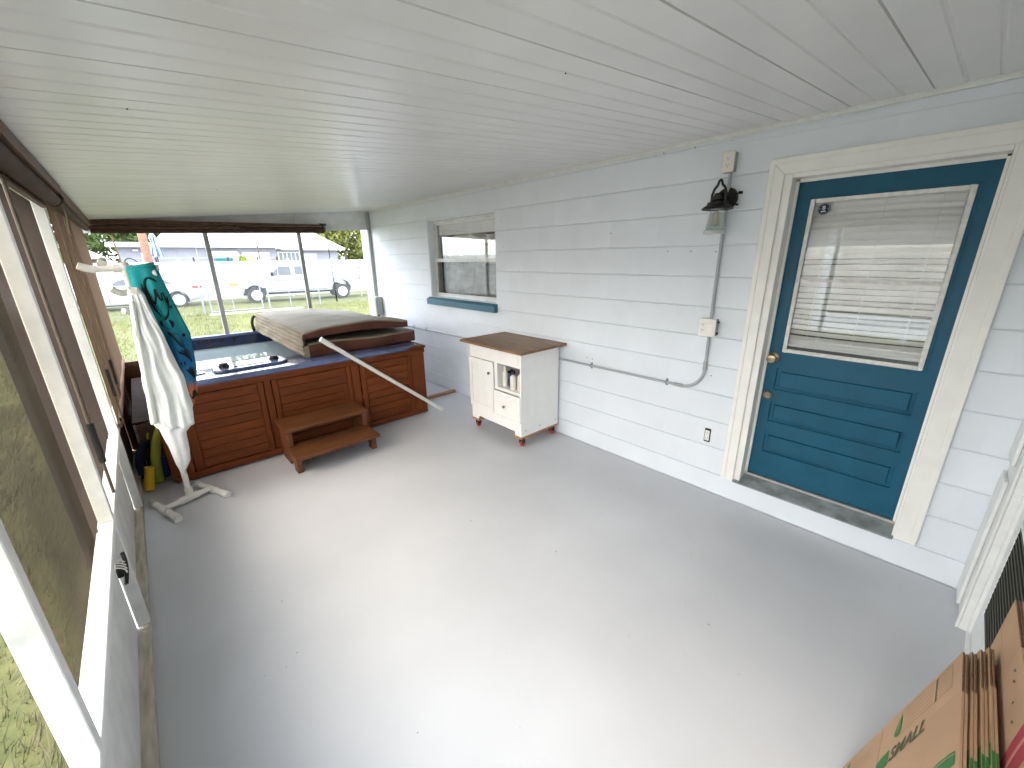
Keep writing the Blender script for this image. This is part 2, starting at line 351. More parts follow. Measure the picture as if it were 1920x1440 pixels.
for k in range(0, 12):
    z0 = Z0 + k * CH; z1 = min(z0 + CH, 2.46); off = 0 if k % 2 else BL / 2
    y = -.62 + off - BL
    while y < 6.86:
        ya, yb = max(y, -.62), min(y + BL, 6.86); y += BL
        segs = [(ya, yb, z0, z1)]
        for (oy0, oy1, oz0, oz1) in (door_o, win_o):
            ns = []
            for (p, q, r, t) in segs:
                if q <= oy0 or p >= oy1 or t <= oz0 or r >= oz1: ns.append((p, q, r, t)); continue
                if p < oy0: ns.append((p, oy0, r, t))
                if q > oy1: ns.append((oy1, q, r, t))
                pc, qc = max(p, oy0), min(q, oy1)
                if r < oz0: ns.append((pc, qc, r, oz0))
                if t > oz1: ns.append((pc, qc, oz1, t))
            segs = ns
        for (p, q, r, t) in segs:
            if q - p < .012 or t - r < .012: continue
            inst('block', block_mesh(q - p, t - r), house, (HX + random.uniform(-.0004, .0004), (p + q) / 2, (r + t) / 2))
mb = MB(); x0, x1 = HX + .012, HX + .19
for (ya, yb, za, zb) in ((-.62, door_o[0], -.25, 3.0), (door_o[0], door_o[1], 2.17, 3.0), (door_o[0], door_o[1], -.25, .155), (door_o[1], win_o[0], -.25, 3.0), (win_o[0], win_o[1], -.25, 1.24), (win_o[0], win_o[1], 2.185, 3.0), (win_o[1], 6.86, -.25, 3.0)):
    mb.box(x0 if za != win_o[2] else x0, ya, za, x1, yb, zb)
mb.build('wall_core', m_wall, house, smooth=0)
MB().box(HX - .0008, -.45, .0, HX + .05, 6.86, Z0 - .001).build('foundation_curb', m_wall, house, bev=.004, smooth=0)
mb = MB().box(x1, -1.2, -.2, 5.0, 2.2, -.05).box(4.9, -1.2, -.05, 5.0, 2.2, 3.0).box(x1, -1.2, 2.8, 4.9, 2.2, 3.0).box(x1, -1.3, -.2, 5.0, -1.2, 3.0).box(x1, 2.2, -.2, 5.0, 2.3, 3.0)
mb.box(x1, 2.9, -.2, 5.0, 5.4, -.05).box(4.9, 2.9, -.05, 5.0, 5.4, 3.0).box(x1, 2.9, 2.8, 4.9, 5.4, 3.0).box(x1, 2.8, -.2, 5.0, 2.9, 3.0).box(x1, 5.4, -.2, 5.0, 5.5, 3.0)
mb.build('room_shell', m_room, house, smooth=0)
# light angle trim along the ceiling and a thin strip standing in for the shadow line below it
mb = MB().box(HX - .014, -.5, 2.414, HX - .0015, 6.5, 2.436).box(HX - .03, -.5, 2.4285, HX - .014, 6.5, 2.4355)
mb.build('ceiling_trim', m_white, house, smooth=0)
mb = MB().prism([(-.4, 2.352), (1.76, 2.385), (1.76, 2.39), (-.4, 2.413)], lambda u, v, q: (q, u, v), HX - .007, HX - .001)
mb.build('shadow_strip', m_wall, house, smooth=0)
mb = MB()
for y, z in ((1.4, 2.40), (1.62, 2.405), (.62, 2.398), (1.35, 1.75), (1.52, 1.755), (1.18, 1.745), (5.3, 1.7), (3.36, 2.08), (3.33, 1.83), (2.2, .845), (2.14, .84), (3.41, 1.2), (1.1, .9), (2.02, 1.9), (3.1, 1.6)):
    mb.lathe([(.0045, 0), (.003, .0012), (0, .0015)], (HX - .0008, y, z), Matrix(((0, 0, -1), (0, 1, 0), (1, 0, 0))), 7)
mb.build('nail_hole', M('hole', (.09, .09, .09), .9), house)

# ---- door casing, jamb, threshold
mb = MB()
def casing(b, ya, yb, za, zb, horiz):
    # moulded profile: thick outer edge, cove, thin inner bead (inner side faces the opening)
    pass
oy0, oy1, oz0, oz1 = -.114, .93, .157, 2.25; iy0, iy1, iz1 = -.02, .846, 2.162
T0, T1 = HX - .017, HX - .0005
mb.prism([(oy1, oz0), (oy1, oz1), (iy1, iz1), (iy1, oz0)], lambda u, v, q: (q, u, v), T0, T1)
mb.build('door_casing', m_cream, house, bev=.004, seg=2)
mb = MB().prism([(oy0, oz0 + .012), (iy0, oz0 + .012), (iy0, iz1), (oy0, oz1)], lambda u, v, q: (q, u, v), T0, T1); mb.build('door_casing', m_cream, house, bev=.004, seg=2)
mb = MB().prism([(oy0, oz1), (iy0, iz1), (iy1, iz1), (oy1, oz1)], lambda u, v, q: (q, u, v), T0, T1); mb.build('door_casing', m_cream, house, bev=.004, seg=2)
# raised outer band of the moulding
mb = MB(); o2 = .03
mb.prism([(oy1 - .002, oz0 + .001), (oy1 - .002, oz1 - .002), (oy1 - o2, oz1 - o2), (oy1 - o2, oz0 + .001)], lambda u, v, q: (q, u, v), T0 - .005, T0 + .002)
mb.prism([(oy0 + .002, oz0 + .013), (oy0 + o2, oz0 + .013), (oy0 + o2, oz1 - o2), (oy0 + .002, oz1 - .002)], lambda u, v, q: (q, u, v), T0 - .005, T0 + .002)
mb.prism([(oy0 + .002, oz1 - .002), (oy0 + o2, oz1 - o2), (oy1 - o2, oz1 - o2), (oy1 - .002, oz1 - .002)], lambda u, v, q: (q, u, v), T0 - .005, T0 + .002)
mb.build('casing_band', m_cream, house, bev=.003, seg=2)
DX = 3.016
mb = MB().box(HX, .806, .17, DX + .05, .85, 2.166).box(HX, -.028, .17, DX + .05, -.009, 2.166).box(HX, -.008, 2.14, DX + .05, .805, 2.166)
mb.box(DX - .018, .79, .215, DX - .003, .8055, 2.13).box(DX - .018, -.0085, .215, DX - .003, .004, 2.13).box(DX - .018, .004, 2.122, DX - .003, .79, 2.1395)
mb.build('door_jamb', m_cream, house, bev=.002)
MB().prism([(HX - .02, .157), (HX - .02, .168), (DX - .01, .205), (DX + .05, .205), (DX + .05, .157)], lambda u, v, q: (u, q, v), -.0185, .8455).build('door_sill', m_sill, house, smooth=0)
MB().box(DX - .022, -.007, .2055, DX + .04, .804, .2235).build('threshold_strip', m_alu, house, bev=.003)
# ---- door slab with recessed panels
door = None
gy0, gy1, gz0, gz1 = .066, .720, 1.12, 2.025
pan = [(.056, .729, .862, 1.008), (.056, .729, .637, .778), (.056, .729, .409, .555)]
mb = MB(); zs = [.226]
rails = [(.226, pan[2][2]), (pan[2][3], pan[1][2]), (pan[1][3], pan[0][2]), (pan[0][3], gz0), (gz1, 2.136)]
for za, zb in rails: mb.box(DX, .056, za, DX + .04, .729, zb)
mb.box(DX, -.006, .226, DX + .04, .056, 2.136).box(DX, .729, .226, DX + .04, .804, 2.136)
mb.box(DX, .056, gz0, DX + .04, gy0, gz1).box(DX, gy1, gz0, DX + .04, .729, gz1)
door = mb.build('door', m_teal, house, smooth=0, label='teal half glazed back door with three raised panels')
for (ya, yb, za, zb) in pan:
    mb = MB(); b = mb.bm
    rg = [[(0.011, 0)], ]
    rings = []
    for ins, dx in ((0, .013), (.012, .012), (.020, .012), (.026, .003), (.03, .003)):
        rings.append([b.verts.new((DX + dx, y, z)) for y, z in ((ya + ins, za + ins), (yb - ins, za + ins), (yb - ins, zb - ins), (ya + ins, zb - ins))])
    for r0, r1 in zip(rings, rings[1:]):
        for j in range(4): b.faces.new((r0[j], r0[(j + 1) % 4], r1[(j + 1) % 4], r1[j]))
    b.faces.new(rings[-1]); mb.build('raised_panel', m_teal, door, smooth=0)
# glazing frame
mb = MB(); fw = .022
mb.box(DX - .006, gy0, gz0, DX + .008, gy0 + fw, gz1).box(DX - .006, gy1 - fw, gz0, DX + .008, gy1, gz1).box(DX - .006, gy0 + fw, gz0, DX + .008, gy1 - fw, gz0 + fw).box(DX - .006, gy0 + fw, gz1 - fw, DX + .008, gy1 - fw, gz1)
mb.box(DX - .003, gy0 + fw, 1.56, DX + .007, gy1 - fw, 1.58)
mb.build('glazing_frame', m_old, door, bev=.0025)
mb = MB(); e = .035    # sunk moulding around the glass
for (ya, yb, za, zb) in ((gy0 - e + .02, gy0 - .004, gz0 - .01, gz1 + .012), (gy1 + .004, gy1 + e - .02, gz0 - .01, gz1 + .012)): mb.box(DX - .004, ya, za, DX + .001, yb, zb)
mb.box(DX - .004, gy0 - .004, gz1 + .004, DX + .001, gy1 + .004, gz1 + .014)
mb.build('door_bead', m_teal, door, bev=.002)
for za, zb in ((gz0 + fw, 1.56), (1.58, gz1 - fw)): MB().box(DX + .001, gy0 + fw, za, DX + .004, gy1 - fw, zb).build('pane', g_pane, door, smooth=0)
X3 = Matrix(((0, 0, -1), (0, 1, 0), (1, 0, 0)))
MB().lathe([(.034, 0), (.033, .004), (.027, .008), (.013, .012), (.012, .034), (.026, .042), (.030, .055), (.027, .068), (.016, .073), (.009, .0735), (.008, .071), (0, .071)], (DX, .758, 1.078), X3, 24).build('door_knob', m_brass, door)
MB().lathe([(.03, 0), (.029, .007), (.023, .013), (.018, .015), (.017, .012), (.009, .012), (.008, .015), (0, .015)], (DX, .756, .815), X3, 24).build('deadbolt', m_brass, door)
st = MB().lathe([(.0, .0005), (.031, .0005)], (DX - .0005, .650, 1.968), X3, 28).build('security_sticker', M('sticker_blue', (.012, .025, .36), .35), door, smooth=0)
mb = MB(); sw = M('sticker_white', (.70, .74, .85), .5)
def ringf(b, cy_, cz_, r0, r1, n=28, x=DX - .0018):
    for i in range(n):
        a0, a1 = 2 * math.pi * i / n, 2 * math.pi * (i + 1) / n
        b.face([(x, cy_ + r0 * math.cos(a0), cz_ + r0 * math.sin(a0)), (x, cy_ + r1 * math.cos(a0), cz_ + r1 * math.sin(a0)), (x, cy_ + r1 * math.cos(a1), cz_ + r1 * math.sin(a1)), (x, cy_ + r0 * math.cos(a1), cz_ + r0 * math.sin(a1))])
ringf(mb, .650, 1.968, .0265, .0282)
for (dy, dz, hw, hh) in ((0, .012, .007, .0045), (.0, .0045, .010, .0016), (0, -.001, .006, .0025), (0, -.0125, .012, .0035), (.019, .002, .0016, .003), (-.019, .002, .0016, .003)):
    mb.face([(DX - .0018, .650 + dy + s * hw, 1.968 + dz + t * hh) for s, t in ((-1, -1), (1, -1), (1, 1), (-1, 1))])
mb.build('sticker_mark', sw, door, smooth=0)
# ---- window
wx = HX + .085
mb = MB(); wy0, wy1, wz0, wz1 = win_o
mb.box(wx, wy0 + .001, wz0, wx + .06, wy0 + .035, wz1).box(wx, wy1 - .035, wz0, wx + .06, wy1 - .001, wz1).box(wx, wy0 + .035, wz1 - .035, wx + .06, wy1 - .035, wz1).box(wx, wy0 + .035, wz0, wx + .06, wy1 - .035, wz0 + .03)
win = mb.build('window', m_white2, house, bev=.003, label='single hung window with white metal sash beside the hot tub')
zm = 1.70
mb = MB().box(wx - .012, wy0 + .036, zm - .022, wx + .03, wy1 - .036, zm + .022); mb.box(wx + .012, wy0 + .036, zm + .022, wx + .035, wy0 + .06, wz1 - .036).box(wx + .012, wy1 - .06, zm + .022, wx + .035, wy1 - .036, wz1 - .036).box(wx + .012, wy0 + .06, wz1 - .06, wx + .035, wy1 - .06, wz1 - .036)
mb.build('upper_sash', m_white, win, bev=.002)
MB().box(wx - .008, wy0 + .036, wz0 + .031, wx + .02, wy0 + .056, zm - .023).box(wx - .008, wy1 - .056, wz0 + .031, wx + .02, wy1 - .036, zm - .023).box(wx - .008, wy0 + .056, wz0 + .031, wx + .02, wy1 - .056, wz0 + .05).build('screen_frame', m_white2, win, bev=.002)
MB().box(wx + .02, wy0 + .06, zm + .022, wx + .024, wy1 - .06, wz1 - .06).build('pane', g_pane, win, smooth=0)
MB().box(wx + .024, wy0 + .056, wz0 + .05, wx + .028, wy1 - .056, zm - .023).build('pane', g_pane, win, smooth=0)
MB().box(wx - .001, wy0 + .056, wz0 + .05, wx + .001, wy1 - .056, zm - .023).build('half_screen', screen_mat('window_screen', (.03, .03, .028), .34), win, smooth=0)
mb = MB().box(HX + .0125, wy1 - .012, wz0, wx, wy1 - .0005, wz1).box(HX + .0125, wy0 + .0005, wz0, wx, wy0 + .012, wz1).box(HX + .0125, wy0 + .012, wz1 - .012, wx, wy1 - .012, wz1 - .0005)
mb.build('window_reveal', m_wall, win, smooth=0)
MB().prism([(HX - .05, 1.142), (HX - .05, 1.212), (HX + .0, 1.236), (wx + .002, 1.2395), (wx + .002, 1.142)], lambda u, v, q: (u, q, v), 3.445, 4.86).build('window_sill', m_tealsill, win, bev=.004)
# things seen through the window
def drape_fn(u, v):
    y = wy0 + .1 + u * 1.08; z = 2.0 - v * .32 - .02 * math.sin(u * 9); return Vector((wx + .075 + .02 * math.sin(u * 23 + 3 * math.sin(v * 6)) + .02 * math.sin(v * 19 + u * 5), y, z))
tag(MB().grid(drape_fn, 60, 22).build('window_blanket', m_drape, thick=.006), 'crumpled white cloth bunched behind the upper window pane', 'cloth')
tag(MB().box(wx + .045, wy0 + .07, 2.0, wx + .052, wy1 - .07, 2.17).build('pale_panel', m_blind, bev=.002), 'pale flat panel added behind the upper window pane to lighten it', 'blind')  # added behind the glass so the upper pane looks lighter
def curt_fn(u, v):
    return Vector((wx + .12 + .03 * math.sin(u * 40 + .5 * math.sin(v * 4)), wy0 + .05 + u * 1.25, 2.15 - v * 1.0))
tag(MB().grid(curt_fn, 90, 8).build('window_curtain', m_curt, thick=.004), 'grey patterned curtain hanging behind the lower window screen', 'curtain')

# ---- blind behind the door glass
blind = thing('window_blind', 'white slatted blind hanging behind the teal door glass', 'blind', (DX + .07, .39, 2.03))
sl_y0, sl_y1 = gy0 - .005, gy1 + .005
mb = MB()
def slat_fn(sag):
    def f(u, v):
        y = sl_y0 + u * (sl_y1 - sl_y0); q = v - .5
        return Vector((q * .026, y, -q * .0295 - .004 * (4 * q * q) + sag * (4 * u * (1 - u))))
    return f
smes = []
for sg in (-.004, .0, .004, .009):
    smes.append(MB().grid(slat_fn(sg), 10, 4).mesh('slat', m_blind))
z = 2.012; i = 0
while z > 1.205:
    me, c = smes[min(3, max(0, int((z - 1.2) / .2)))]
    inst('slat', me, blind, Vector((DX + .036, c.y, z)) + Vector((0, 0, c.z)), Matrix.Rotation(R(random.uniform(-10, 12) + (20 if z > 1.72 else -4)), 4, 'Y') @ Matrix.Rotation(R(random.uniform(-.5, .5)), 4, 'X')); z -= .0335 if z > 1.75 else .0325; i += 1
z = 1.204
for k in range(5):
    inst('slat', smes[1][0], blind, Vector((DX + .036, smes[1][1].y, z)), Matrix.Rotation(R(4), 4, 'Y')); z -= .0075
MB().box(DX + .020, sl_y0, 1.158, DX + .052, sl_y1, 1.168).build('bottom_rail', m_blind, blind, bev=.002)
mb = MB()
for y in (.17, .385, .61): mb.tube([(DX + .018, y, 2.05), (DX + .018, y, 1.168)], .0012, 5)
mb.build('ladder_cord', m_blind, blind)

# ---- electrics on the wall
def outlet_face(b, y, z, x, s=1.0):
    for dz in (.0195, -.0195):
        b.lathe([(.0165 * s, 0), (.0165 * s, .002), (.0, .002)], (x, y, z + dz * s), X3, 16)
def slots(b, y, z, x):
    for dz in (.0195, -.0195):
        for dy in (-.0065, .0065): b.box(x - .0026, y + dy - .0013, z + dz - .001, x - .0018, y + dy + .0013, z + dz + .008)
        b.lathe([(.0028, 0), (0, .0004)], (x - .0022, y, z + dz - .008), X3, 8)
t = thing('wall_outlet', 'beige surface mounted double outlet box above the black wall lamp', 'outlet', (HX, 1.155, 2.27))
MB().box(HX - .048, 1.121, 2.215, HX - .0005, 1.189, 2.325).build('box', m_greybox, t, bev=.003)
MB().box(HX - .055, 1.119, 2.212, HX - .0485, 1.192, 2.329).build('face_plate', m_plate, t, bev=.003)
mb = MB(); outlet_face(mb, 1.1555, 2.27, HX - .055); mb.build('receptacle', m_platew, t)
mb = MB(); slots(mb, 1.1555, 2.27, HX - .055); mb.build('slot', m_black, t, smooth=0)
t = thing('wall_outlet', 'white double gang outlet and rocker switch box at the elbow of the grey conduit', 'outlet', (HX, 1.15, 1.245))
MB().box(HX - .052, 1.097, 1.19, HX - .0005, 1.207, 1.303).build('box', m_greybox, t, bev=.003)
MB().box(HX - .059, 1.093, 1.185, HX - .0525, 1.211, 1.308).build('face_plate', m_platew, t, bev=.003)
mb = MB(); outlet_face(mb, 1.179, 1.247, HX - .059); mb.build('receptacle', m_platew, t)
mb = MB(); slots(mb, 1.179, 1.247, HX - .059); mb.build('slot', m_black, t, smooth=0)
MB().box(HX - .0625, 1.109, 1.214, HX - .0595, 1.141, 1.28).build('rocker_switch', m_cab, t, bev=.002)
mb = MB()
for z in (1.285, 1.21): mb.box(HX - .03, 1.085, z - .006, HX - .02, 1.0968, z + .006)
mb.build('screw_lug', m_black, t, bev=.002)
t = thing('wall_outlet', 'bare white receptacle without a cover plate low on the wall beside the door', 'outlet', (HX, 1.065, .45))
MB().box(HX - .0045, 1.044, .395, HX - .0012, 1.088, .502).build('recess', m_black, t, bev=.002)
MB().box(HX - .014, 1.050, .408, HX - .0046, 1.082, .488).build('receptacle_body', m_platew, t, bev=.004)
mb = MB(); outlet_face(mb, 1.066, .448, HX - .014, .9); mb.build('receptacle', m_platew, t)
mb = MB(); slots(mb, 1.066, .448, HX - .014); mb.build('slot', m_black, t, smooth=0)
t = thing('conduit', 'grey electrical conduit running down and along the pale blue wall', 'conduit', (HX, 1.14, .78))
cx = HX - .014
MB().tube([(cx, 1.147, 2.212), (cx, 1.147, 1.31)], .0105, 12).build('riser', m_grey, t)
pts = [Vector((cx, 1.145, 1.184)), Vector((cx, 1.145, .95))] + arc((cx, 1.30, .94), .155, math.pi, 1.5 * math.pi, (0, 1, 0), (0, 0, 1), 10)
pts = pts[:1] + pts[2:] + [Vector((cx, 6.4, .768))]
MB().tube(pts, .0105, 12).build('run', m_grey, t)
mb = MB().tube([(cx, 1.1455, 1.0), (cx, 1.1455, .935)], .014, 12).tube([(cx, 1.29, .785), (cx, 1.36, .785)], .014, 12); mb.build('coupling', m_greybox, t)
for y in (1.42, 2.14, 3.0, 5.0, 5.35):
    zc = .785 - (y - 1.3) * .0033
    mb = MB().box(HX - .004, y - .008, zc - .028, HX - .0008, y + .008, zc + .028); mb.tube(arc((cx, y, zc), .0125, -.5 * math.pi, .5 * math.pi, (-1, 0, 0), (0, 0, 1), 6), .004, 6); mb.build('clamp', m_galv, t)
t = thing('disconnect_box', 'grey electrical disconnect box on the wall at the far corner', 'electrical box', (2.86, 6.4, 1.0))
MB().box(2.80, 6.31, .862, HX - .004, 6.47, 1.15).build('enclosure', m_greybox, t, bev=.006)
MB().box(2.794, 6.318, .87, 2.7995, 6.462, 1.14).build('cover', m_greybox, t, bev=.004)
MB().tube([(2.86, 6.39, .862), (2.86, 6.38, .80), (2.80, 6.30, .74), (2.6, 6.2, .72)], .012, 8).build('whip', m_black, t)

# ---- wall lantern
LY, LXC = 1.152, 2.782
t = thing('wall_lantern', 'black barn style wall lantern with clear ribbed glass jar', 'wall lamp', (HX, LY, 2.03))
MB().lathe([(.066, 0), (.066, .012), (.058, .02), (.03, .024), (0, .024)], (HX - .001, LY, 2.065), X3, 24).build('back_plate', m_black, t)
MB().tube(bez([(HX - .02, LY, 2.065), (2.86, LY, 2.075), (2.83, LY, 2.07), (LXC, LY, 2.06)], 8), .018, 10).build('arm', m_black, t)
MB().lathe([(.0, .075), (.022, .073), (.026, .06), (.04, .055), (.042, .042), (.03, .036), (.036, .034), (.058, .028), (.064, .012), (.080, .002), (.088, -.006), (.091, -.012), (.087, -.014), (.05, -.006), (0, -.005)], (LXC, LY, 2.008), None, 32).build('hood', m_black, t)
mb = MB(); hp = [(LXC - .06, LY, 2.006), (LXC - .06, LY, 2.085), (LXC - .045, LY, 2.115), (LXC - .02, LY, 2.135), (LXC - .012, LY, 2.155), (LXC, LY, 2.162), (LXC + .012, LY, 2.155), (LXC + .02, LY, 2.135), (LXC + .045, LY, 2.115), (LXC + .06, LY, 2.085), (LXC + .06, LY, 2.006)]
Tm = Matrix.Translation((LXC, LY, 0)) @ Matrix.Rotation(R(62), 4, 'Z') @ Matrix.Translation((-LXC, -LY, 0))
mb.tube([Tm @ Vector(p) for p in hp], .0075, 8); mb.build('bail', m_black, t)
mb = MB().box(HX - .02, LY - .075, 2.02, HX - .008, LY - .06, 2.03).box(HX - .02, LY - .09, 2.085, HX - .006, LY - .066, 2.10); mb.build('thumb_screw', m_black, t, bev=.002)
prof = [(.040, -.008), (.042, -.03), (.048, -.085), (.056, -.125), (.058, -.132), (.058, -.15), (.054, -.152), (.054, -.134), (.045, -.086), (.038, -.03)]
MB().lathe(prof, (LXC, LY, 2.004), None, 24).build('glass_jar', g_jar, t)
MB().lathe([(.054, -.128), (.0605, -.130), (.062, -.142), (.0605, -.153), (.054, -.154)], (LXC, LY, 2.004), None, 28).build('jar_lip', M('lip_glass', (.50, .52, .51), .12), t)
MB().lathe([(.0, .085), (.03, .082), (.034, .066), (.048, .062), (.05, .046), (.04, .04), (.046, .018), (.0, .018)], (LXC + .012, LY, 2.006), None, 20).build('gallery', m_black, t)
MB().lathe([(.0, -.012), (.012, -.014), (.012, -.04), (.017, -.055), (.021, -.075), (.017, -.095), (0, -.105)], (LXC, LY, 2.0), None, 16).build('bulb', m_bulb, t)

# ================================================================== LEFT SCREEN WALL
PY = [-.14, 1.13, 2.345, 3.673, 4.95, 6.5]
lw = thing('screen_wall', 'white framed screen wall over a low panel along the left side', 'screen wall', (-.31, 3, 0))
px0, px1 = -.337, -.288
for i, y in enumerate(PY):
    MB().box(px0, y - .0, .63, px1, y + .042, 2.12).build('post', m_white if y < 4 else m_brownp, lw, bev=.0025, label=None)
    MB().box(px0 + .001, y + .002, .04, px1 - .001, y + .042, .595).build('stud', m_white2 if y < 4 else m_brownp, lw, bev=.0025)
MB().box(px0, -.6, .595, px1 - .0006, 3.9, .6295).build('rail', m_white, lw, bev=.0025)
MB().box(px0, 3.9, .595, px1 - .0006, 6.54, .6295).build('rail', m_white2, lw, bev=.0025)
MB().box(-.395, -.6, .001, -.293, 6.50, .0385).build('sill_plate', m_raw, lw, bev=.003)
for y0, y1 in zip(PY, PY[1:]):
    MB().box(-.352, y0 + .043 if y0 > 0 else y0 + .043, .039, -.338, y1 - .001, .594).build('knee_panel', m_white2 if y0 < 3.5 else m_brownp, lw, smooth=0)
MB().box(-.352, -.6, .039, -.338, -.14, .594).build('knee_panel', m_white2, lw, smooth=0)
MB().box(-.352, -.6, 2.121, -.28, 6.55, 2.19).build('header', m_brownp, lw, bev=.003)
for y0, y1 in zip(PY, PY[1:]):
    MB().box(-.3405, y0 + .02, .632, -.3395, y1 + .02, 2.12).build('screen', s_fine, lw, smooth=0)
# brown solar shades
def shade(label, x, y0, y1, z0, z1, mat, wave, name='solar_shade', n=30):
    t = thing(name, label, 'shade', (x, (y0 + y1) / 2, z1))
    def f(u, v): return Vector((x + wave * math.sin(u * 17 + v * 2) * v, y0 + u * (y1 - y0), z1 - v * (z1 - z0)))
    MB().grid(f, n, 10).build('cloth', mat, t); return t
t = shade('see through brown shade cloth hanging outside the first bay nearest the camera', -.372, 1.27, 2.399, .36, 2.12, s_solar, .0015)
MB().tube([(-.372, 1.27, .36), (-.372, 2.39, .36)], .012, 8).build('hem_bar', m_shaded, t)
t = shade('unseen brown shade cloth added in the bay beside the camera to dim the floor', -.372, -.12, 1.12, 1.02, 2.12, s_solar, .0015)  # added out of view to even the light on the near floor
MB().tube([(-.372, -.12, 1.02), (-.372, 1.12, 1.02)], .012, 8).build('hem_bar', m_shaded, t)
t = shade('wrinkled brown shade cloth in the second screen bay', -.395, 2.22, 5.0, .36, 2.12, s_solar2, .010)
MB().tube([(-.395, 2.22, .36), (-.395, 5.0, .36)], .012, 8).build('hem_bar', m_shaded, t)
t = shade('tan brown shade fully lowered inside the far screen bay beside the hot tub', -.282, 3.675, 6.42, .655, 2.06, s_tan, .004)
MB().tube([(-.278, 3.72, .655), (-.278, 6.43, .655)], .016, 10).build('hem_bar', m_shade, t)
MB().tube([(-.25, 3.74, 2.075), (-.25, 6.36, 2.075)], .03, 12).build('roller', m_shaded, t)
for y in (4.0, 4.42): MB().box(-.2765, y, .68, -.2725, y + .02, 2.05).build('batten', m_shaded, t, bev=.001)
MB().box(-.277, 3.68, 2.095, -.205, 6.45, 2.158).build('valance', m_brownp, t, bev=.004)
t = thing('rolled_shade', 'rolled up brown shade under the ceiling above the near screen bays', 'shade', (-.24, 2, 2.08))
MB().tube([(-.245, -.5, 2.075), (-.245, 3.62, 2.075)], .036, 14).build('roll', m_shaded, t)
MB().box(-.277, -.5, 2.108, -.198, 3.66, 2.157).build('valance', m_brownp, t, bev=.004)
MB().box(-.30, -.5, 2.03, -.281, 3.66, 2.107).build('head_board', m_brownp, t, bev=.003)
mb = MB()
for k in range(7): mb.tube(bez([(-.21, 3.64 + .01 * k, 2.09), (-.19 - .02 * (k % 3), 3.62 + .02 * k, 2.12 - .02 * (k % 2)), (-.22, 3.68, 2.03), (-.24, 3.66 + .008 * k, 2.05 + .01 * k)], 8), .005, 6)
mb.build('tied_cord', m_shaded, t)
MB().tube(bez([(-.215, 3.66, 2.05), (-.20, 3.66, 1.98), (-.23, 3.69, 1.93), (-.215, 3.68, 1.88)], 8), .004, 6).build('cord_tail', m_vinyl, t)
m_cord = M('bronze_cord', (.10, .075, .05), .5, var=.15)
for lab, x, y, z0, z1 in (('brown tension cord with dark grip beside the second post', -.275, 2.47, .70, 2.04), ('thin tension cord with grip in front of the tan shade', -.255, 3.74, .67, 2.02), ('second tension cord with grip further along the tan shade', -.250, 4.10, .78, 2.02)):
    t = thing('tension_cord', lab, 'cord', (x, y, z0), 'tension cords beside the shades')
    MB().tube([(x, y, z1), (x, y + .01, 1.05)], .0075 if y < 3 else .005, 8).build('cord', m_cord if y < 3 else m_vinyl, t)
    MB().tube([(x, y + .01, 1.05), (x, y + .012, .86)], .013 if y < 3 else .010, 10).build('grip', m_black, t)
    MB().tube([(x, y + .012, .86), (x, y + .015, z0)], .006, 8).build('tail', m_cord, t)
mb = MB()
t = thing('rail_cleat', 'small black cleat wound with white cord on the near rail', 'cleat', (-.28, 2.05, .56))
MB().box(-.288, 1.99, .545, -.270, 2.05, .585).build('base', m_black, t, bev=.004)
MB().tube(bez([(-.268, 1.96, .53), (-.258, 1.99, .565), (-.258, 2.05, .565), (-.266, 2.085, .60)], 8), .007, 8).build('horn', m_black, t)
mb = MB()
for k in range(4): mb.tube(bez([(-.285, 1.985 + .018 * k, .60), (-.25, 1.985 + .018 * k, .585), (-.25, 2.0 + .018 * k, .545), (-.285, 2.0 + .018 * k, .53)], 6), .0028, 6)
mb.build('cord_wrap', m_pvc, t)
t = thing('cord_pulley', 'small metal pulley hook at the rail end of the tan shade', 'pulley', (-.27, 3.80, .66))
MB().lathe([(.022, -.006), (.014, 0), (.022, .006)], (-.268, 3.80, .672), X3, 14).build('wheel', m_black, t)
MB().tube([(-.285, 3.80, .63), (-.268, 3.80, .695), (-.262, 3.83, .69)], .005, 6).build('bracket', m_brass, t)

# ================================================================== FAR SCREEN WALL
fw_ = thing('end_screen_wall', 'far screen wall with grey posts and a sloped header behind the hot tub', 'screen wall', (1.3, 6.5, 0))
FX = [.757, 1.84]
def hz(x): return 2.033 + (x + .23) * (2.172 - 2.033) / 3.1
for x in FX:
    MB().box(x, 6.5, .04, x + .05, 6.54, hz(x) + .02).build('post', m_greybox, fw_, bev=.003)
    MB().box(x - .006, 6.478, hz(x) - .015, x + .06, 6.4985, ceil_z(x) - .012).build('bracket', m_white2, fw_, bev=.003)
MB().prism([(-.30, hz(-.3)), (2.9, hz(2.9)), (2.9, ceil_z(2.9) + .03), (-.30, ceil_z(-.3) + .03)], lambda u, v, q: (u, q, v), 6.5005, 6.53).build('header_panel', m_white2, fw_, smooth=0)
MB().prism([(-.30, ceil_z(-.3) - .02), (2.9, ceil_z(2.9) - .02), (2.9, ceil_z(2.9) + .0), (-.30, ceil_z(-.3) + .0)], lambda u, v, q: (u, q, v), 6.46, 6.4995).build('ceiling_channel', m_white2, fw_, bev=.002)
MB().prism([(2.2, hz(2.2) - .012), (2.9, hz(2.9) - .012), (2.9, hz(2.9) + .012), (2.2, hz(2.2) + .012)], lambda u, v, q: (u, q, v), 6.485, 6.4995).build('lower_channel', m_white2, fw_, bev=.002)
MB().box(2.864, 6.47, .02, 2.915, 6.545, 2.42).build('wall_channel', m_greybox, fw_, bev=.003)
MB().box(-.286, 6.5, .54, 2.86, 6.54, .60).build('rail', m_brownp, fw_, bev=.003)
for k in range(9): MB().box(-.28 + k * .349 - (.11 if k == 0 else 0), 6.505, .02, -.28 + (k + 1) * .349 - .006, 6.525, .538).build('kick_board', m_brownp, fw_, bev=.002)
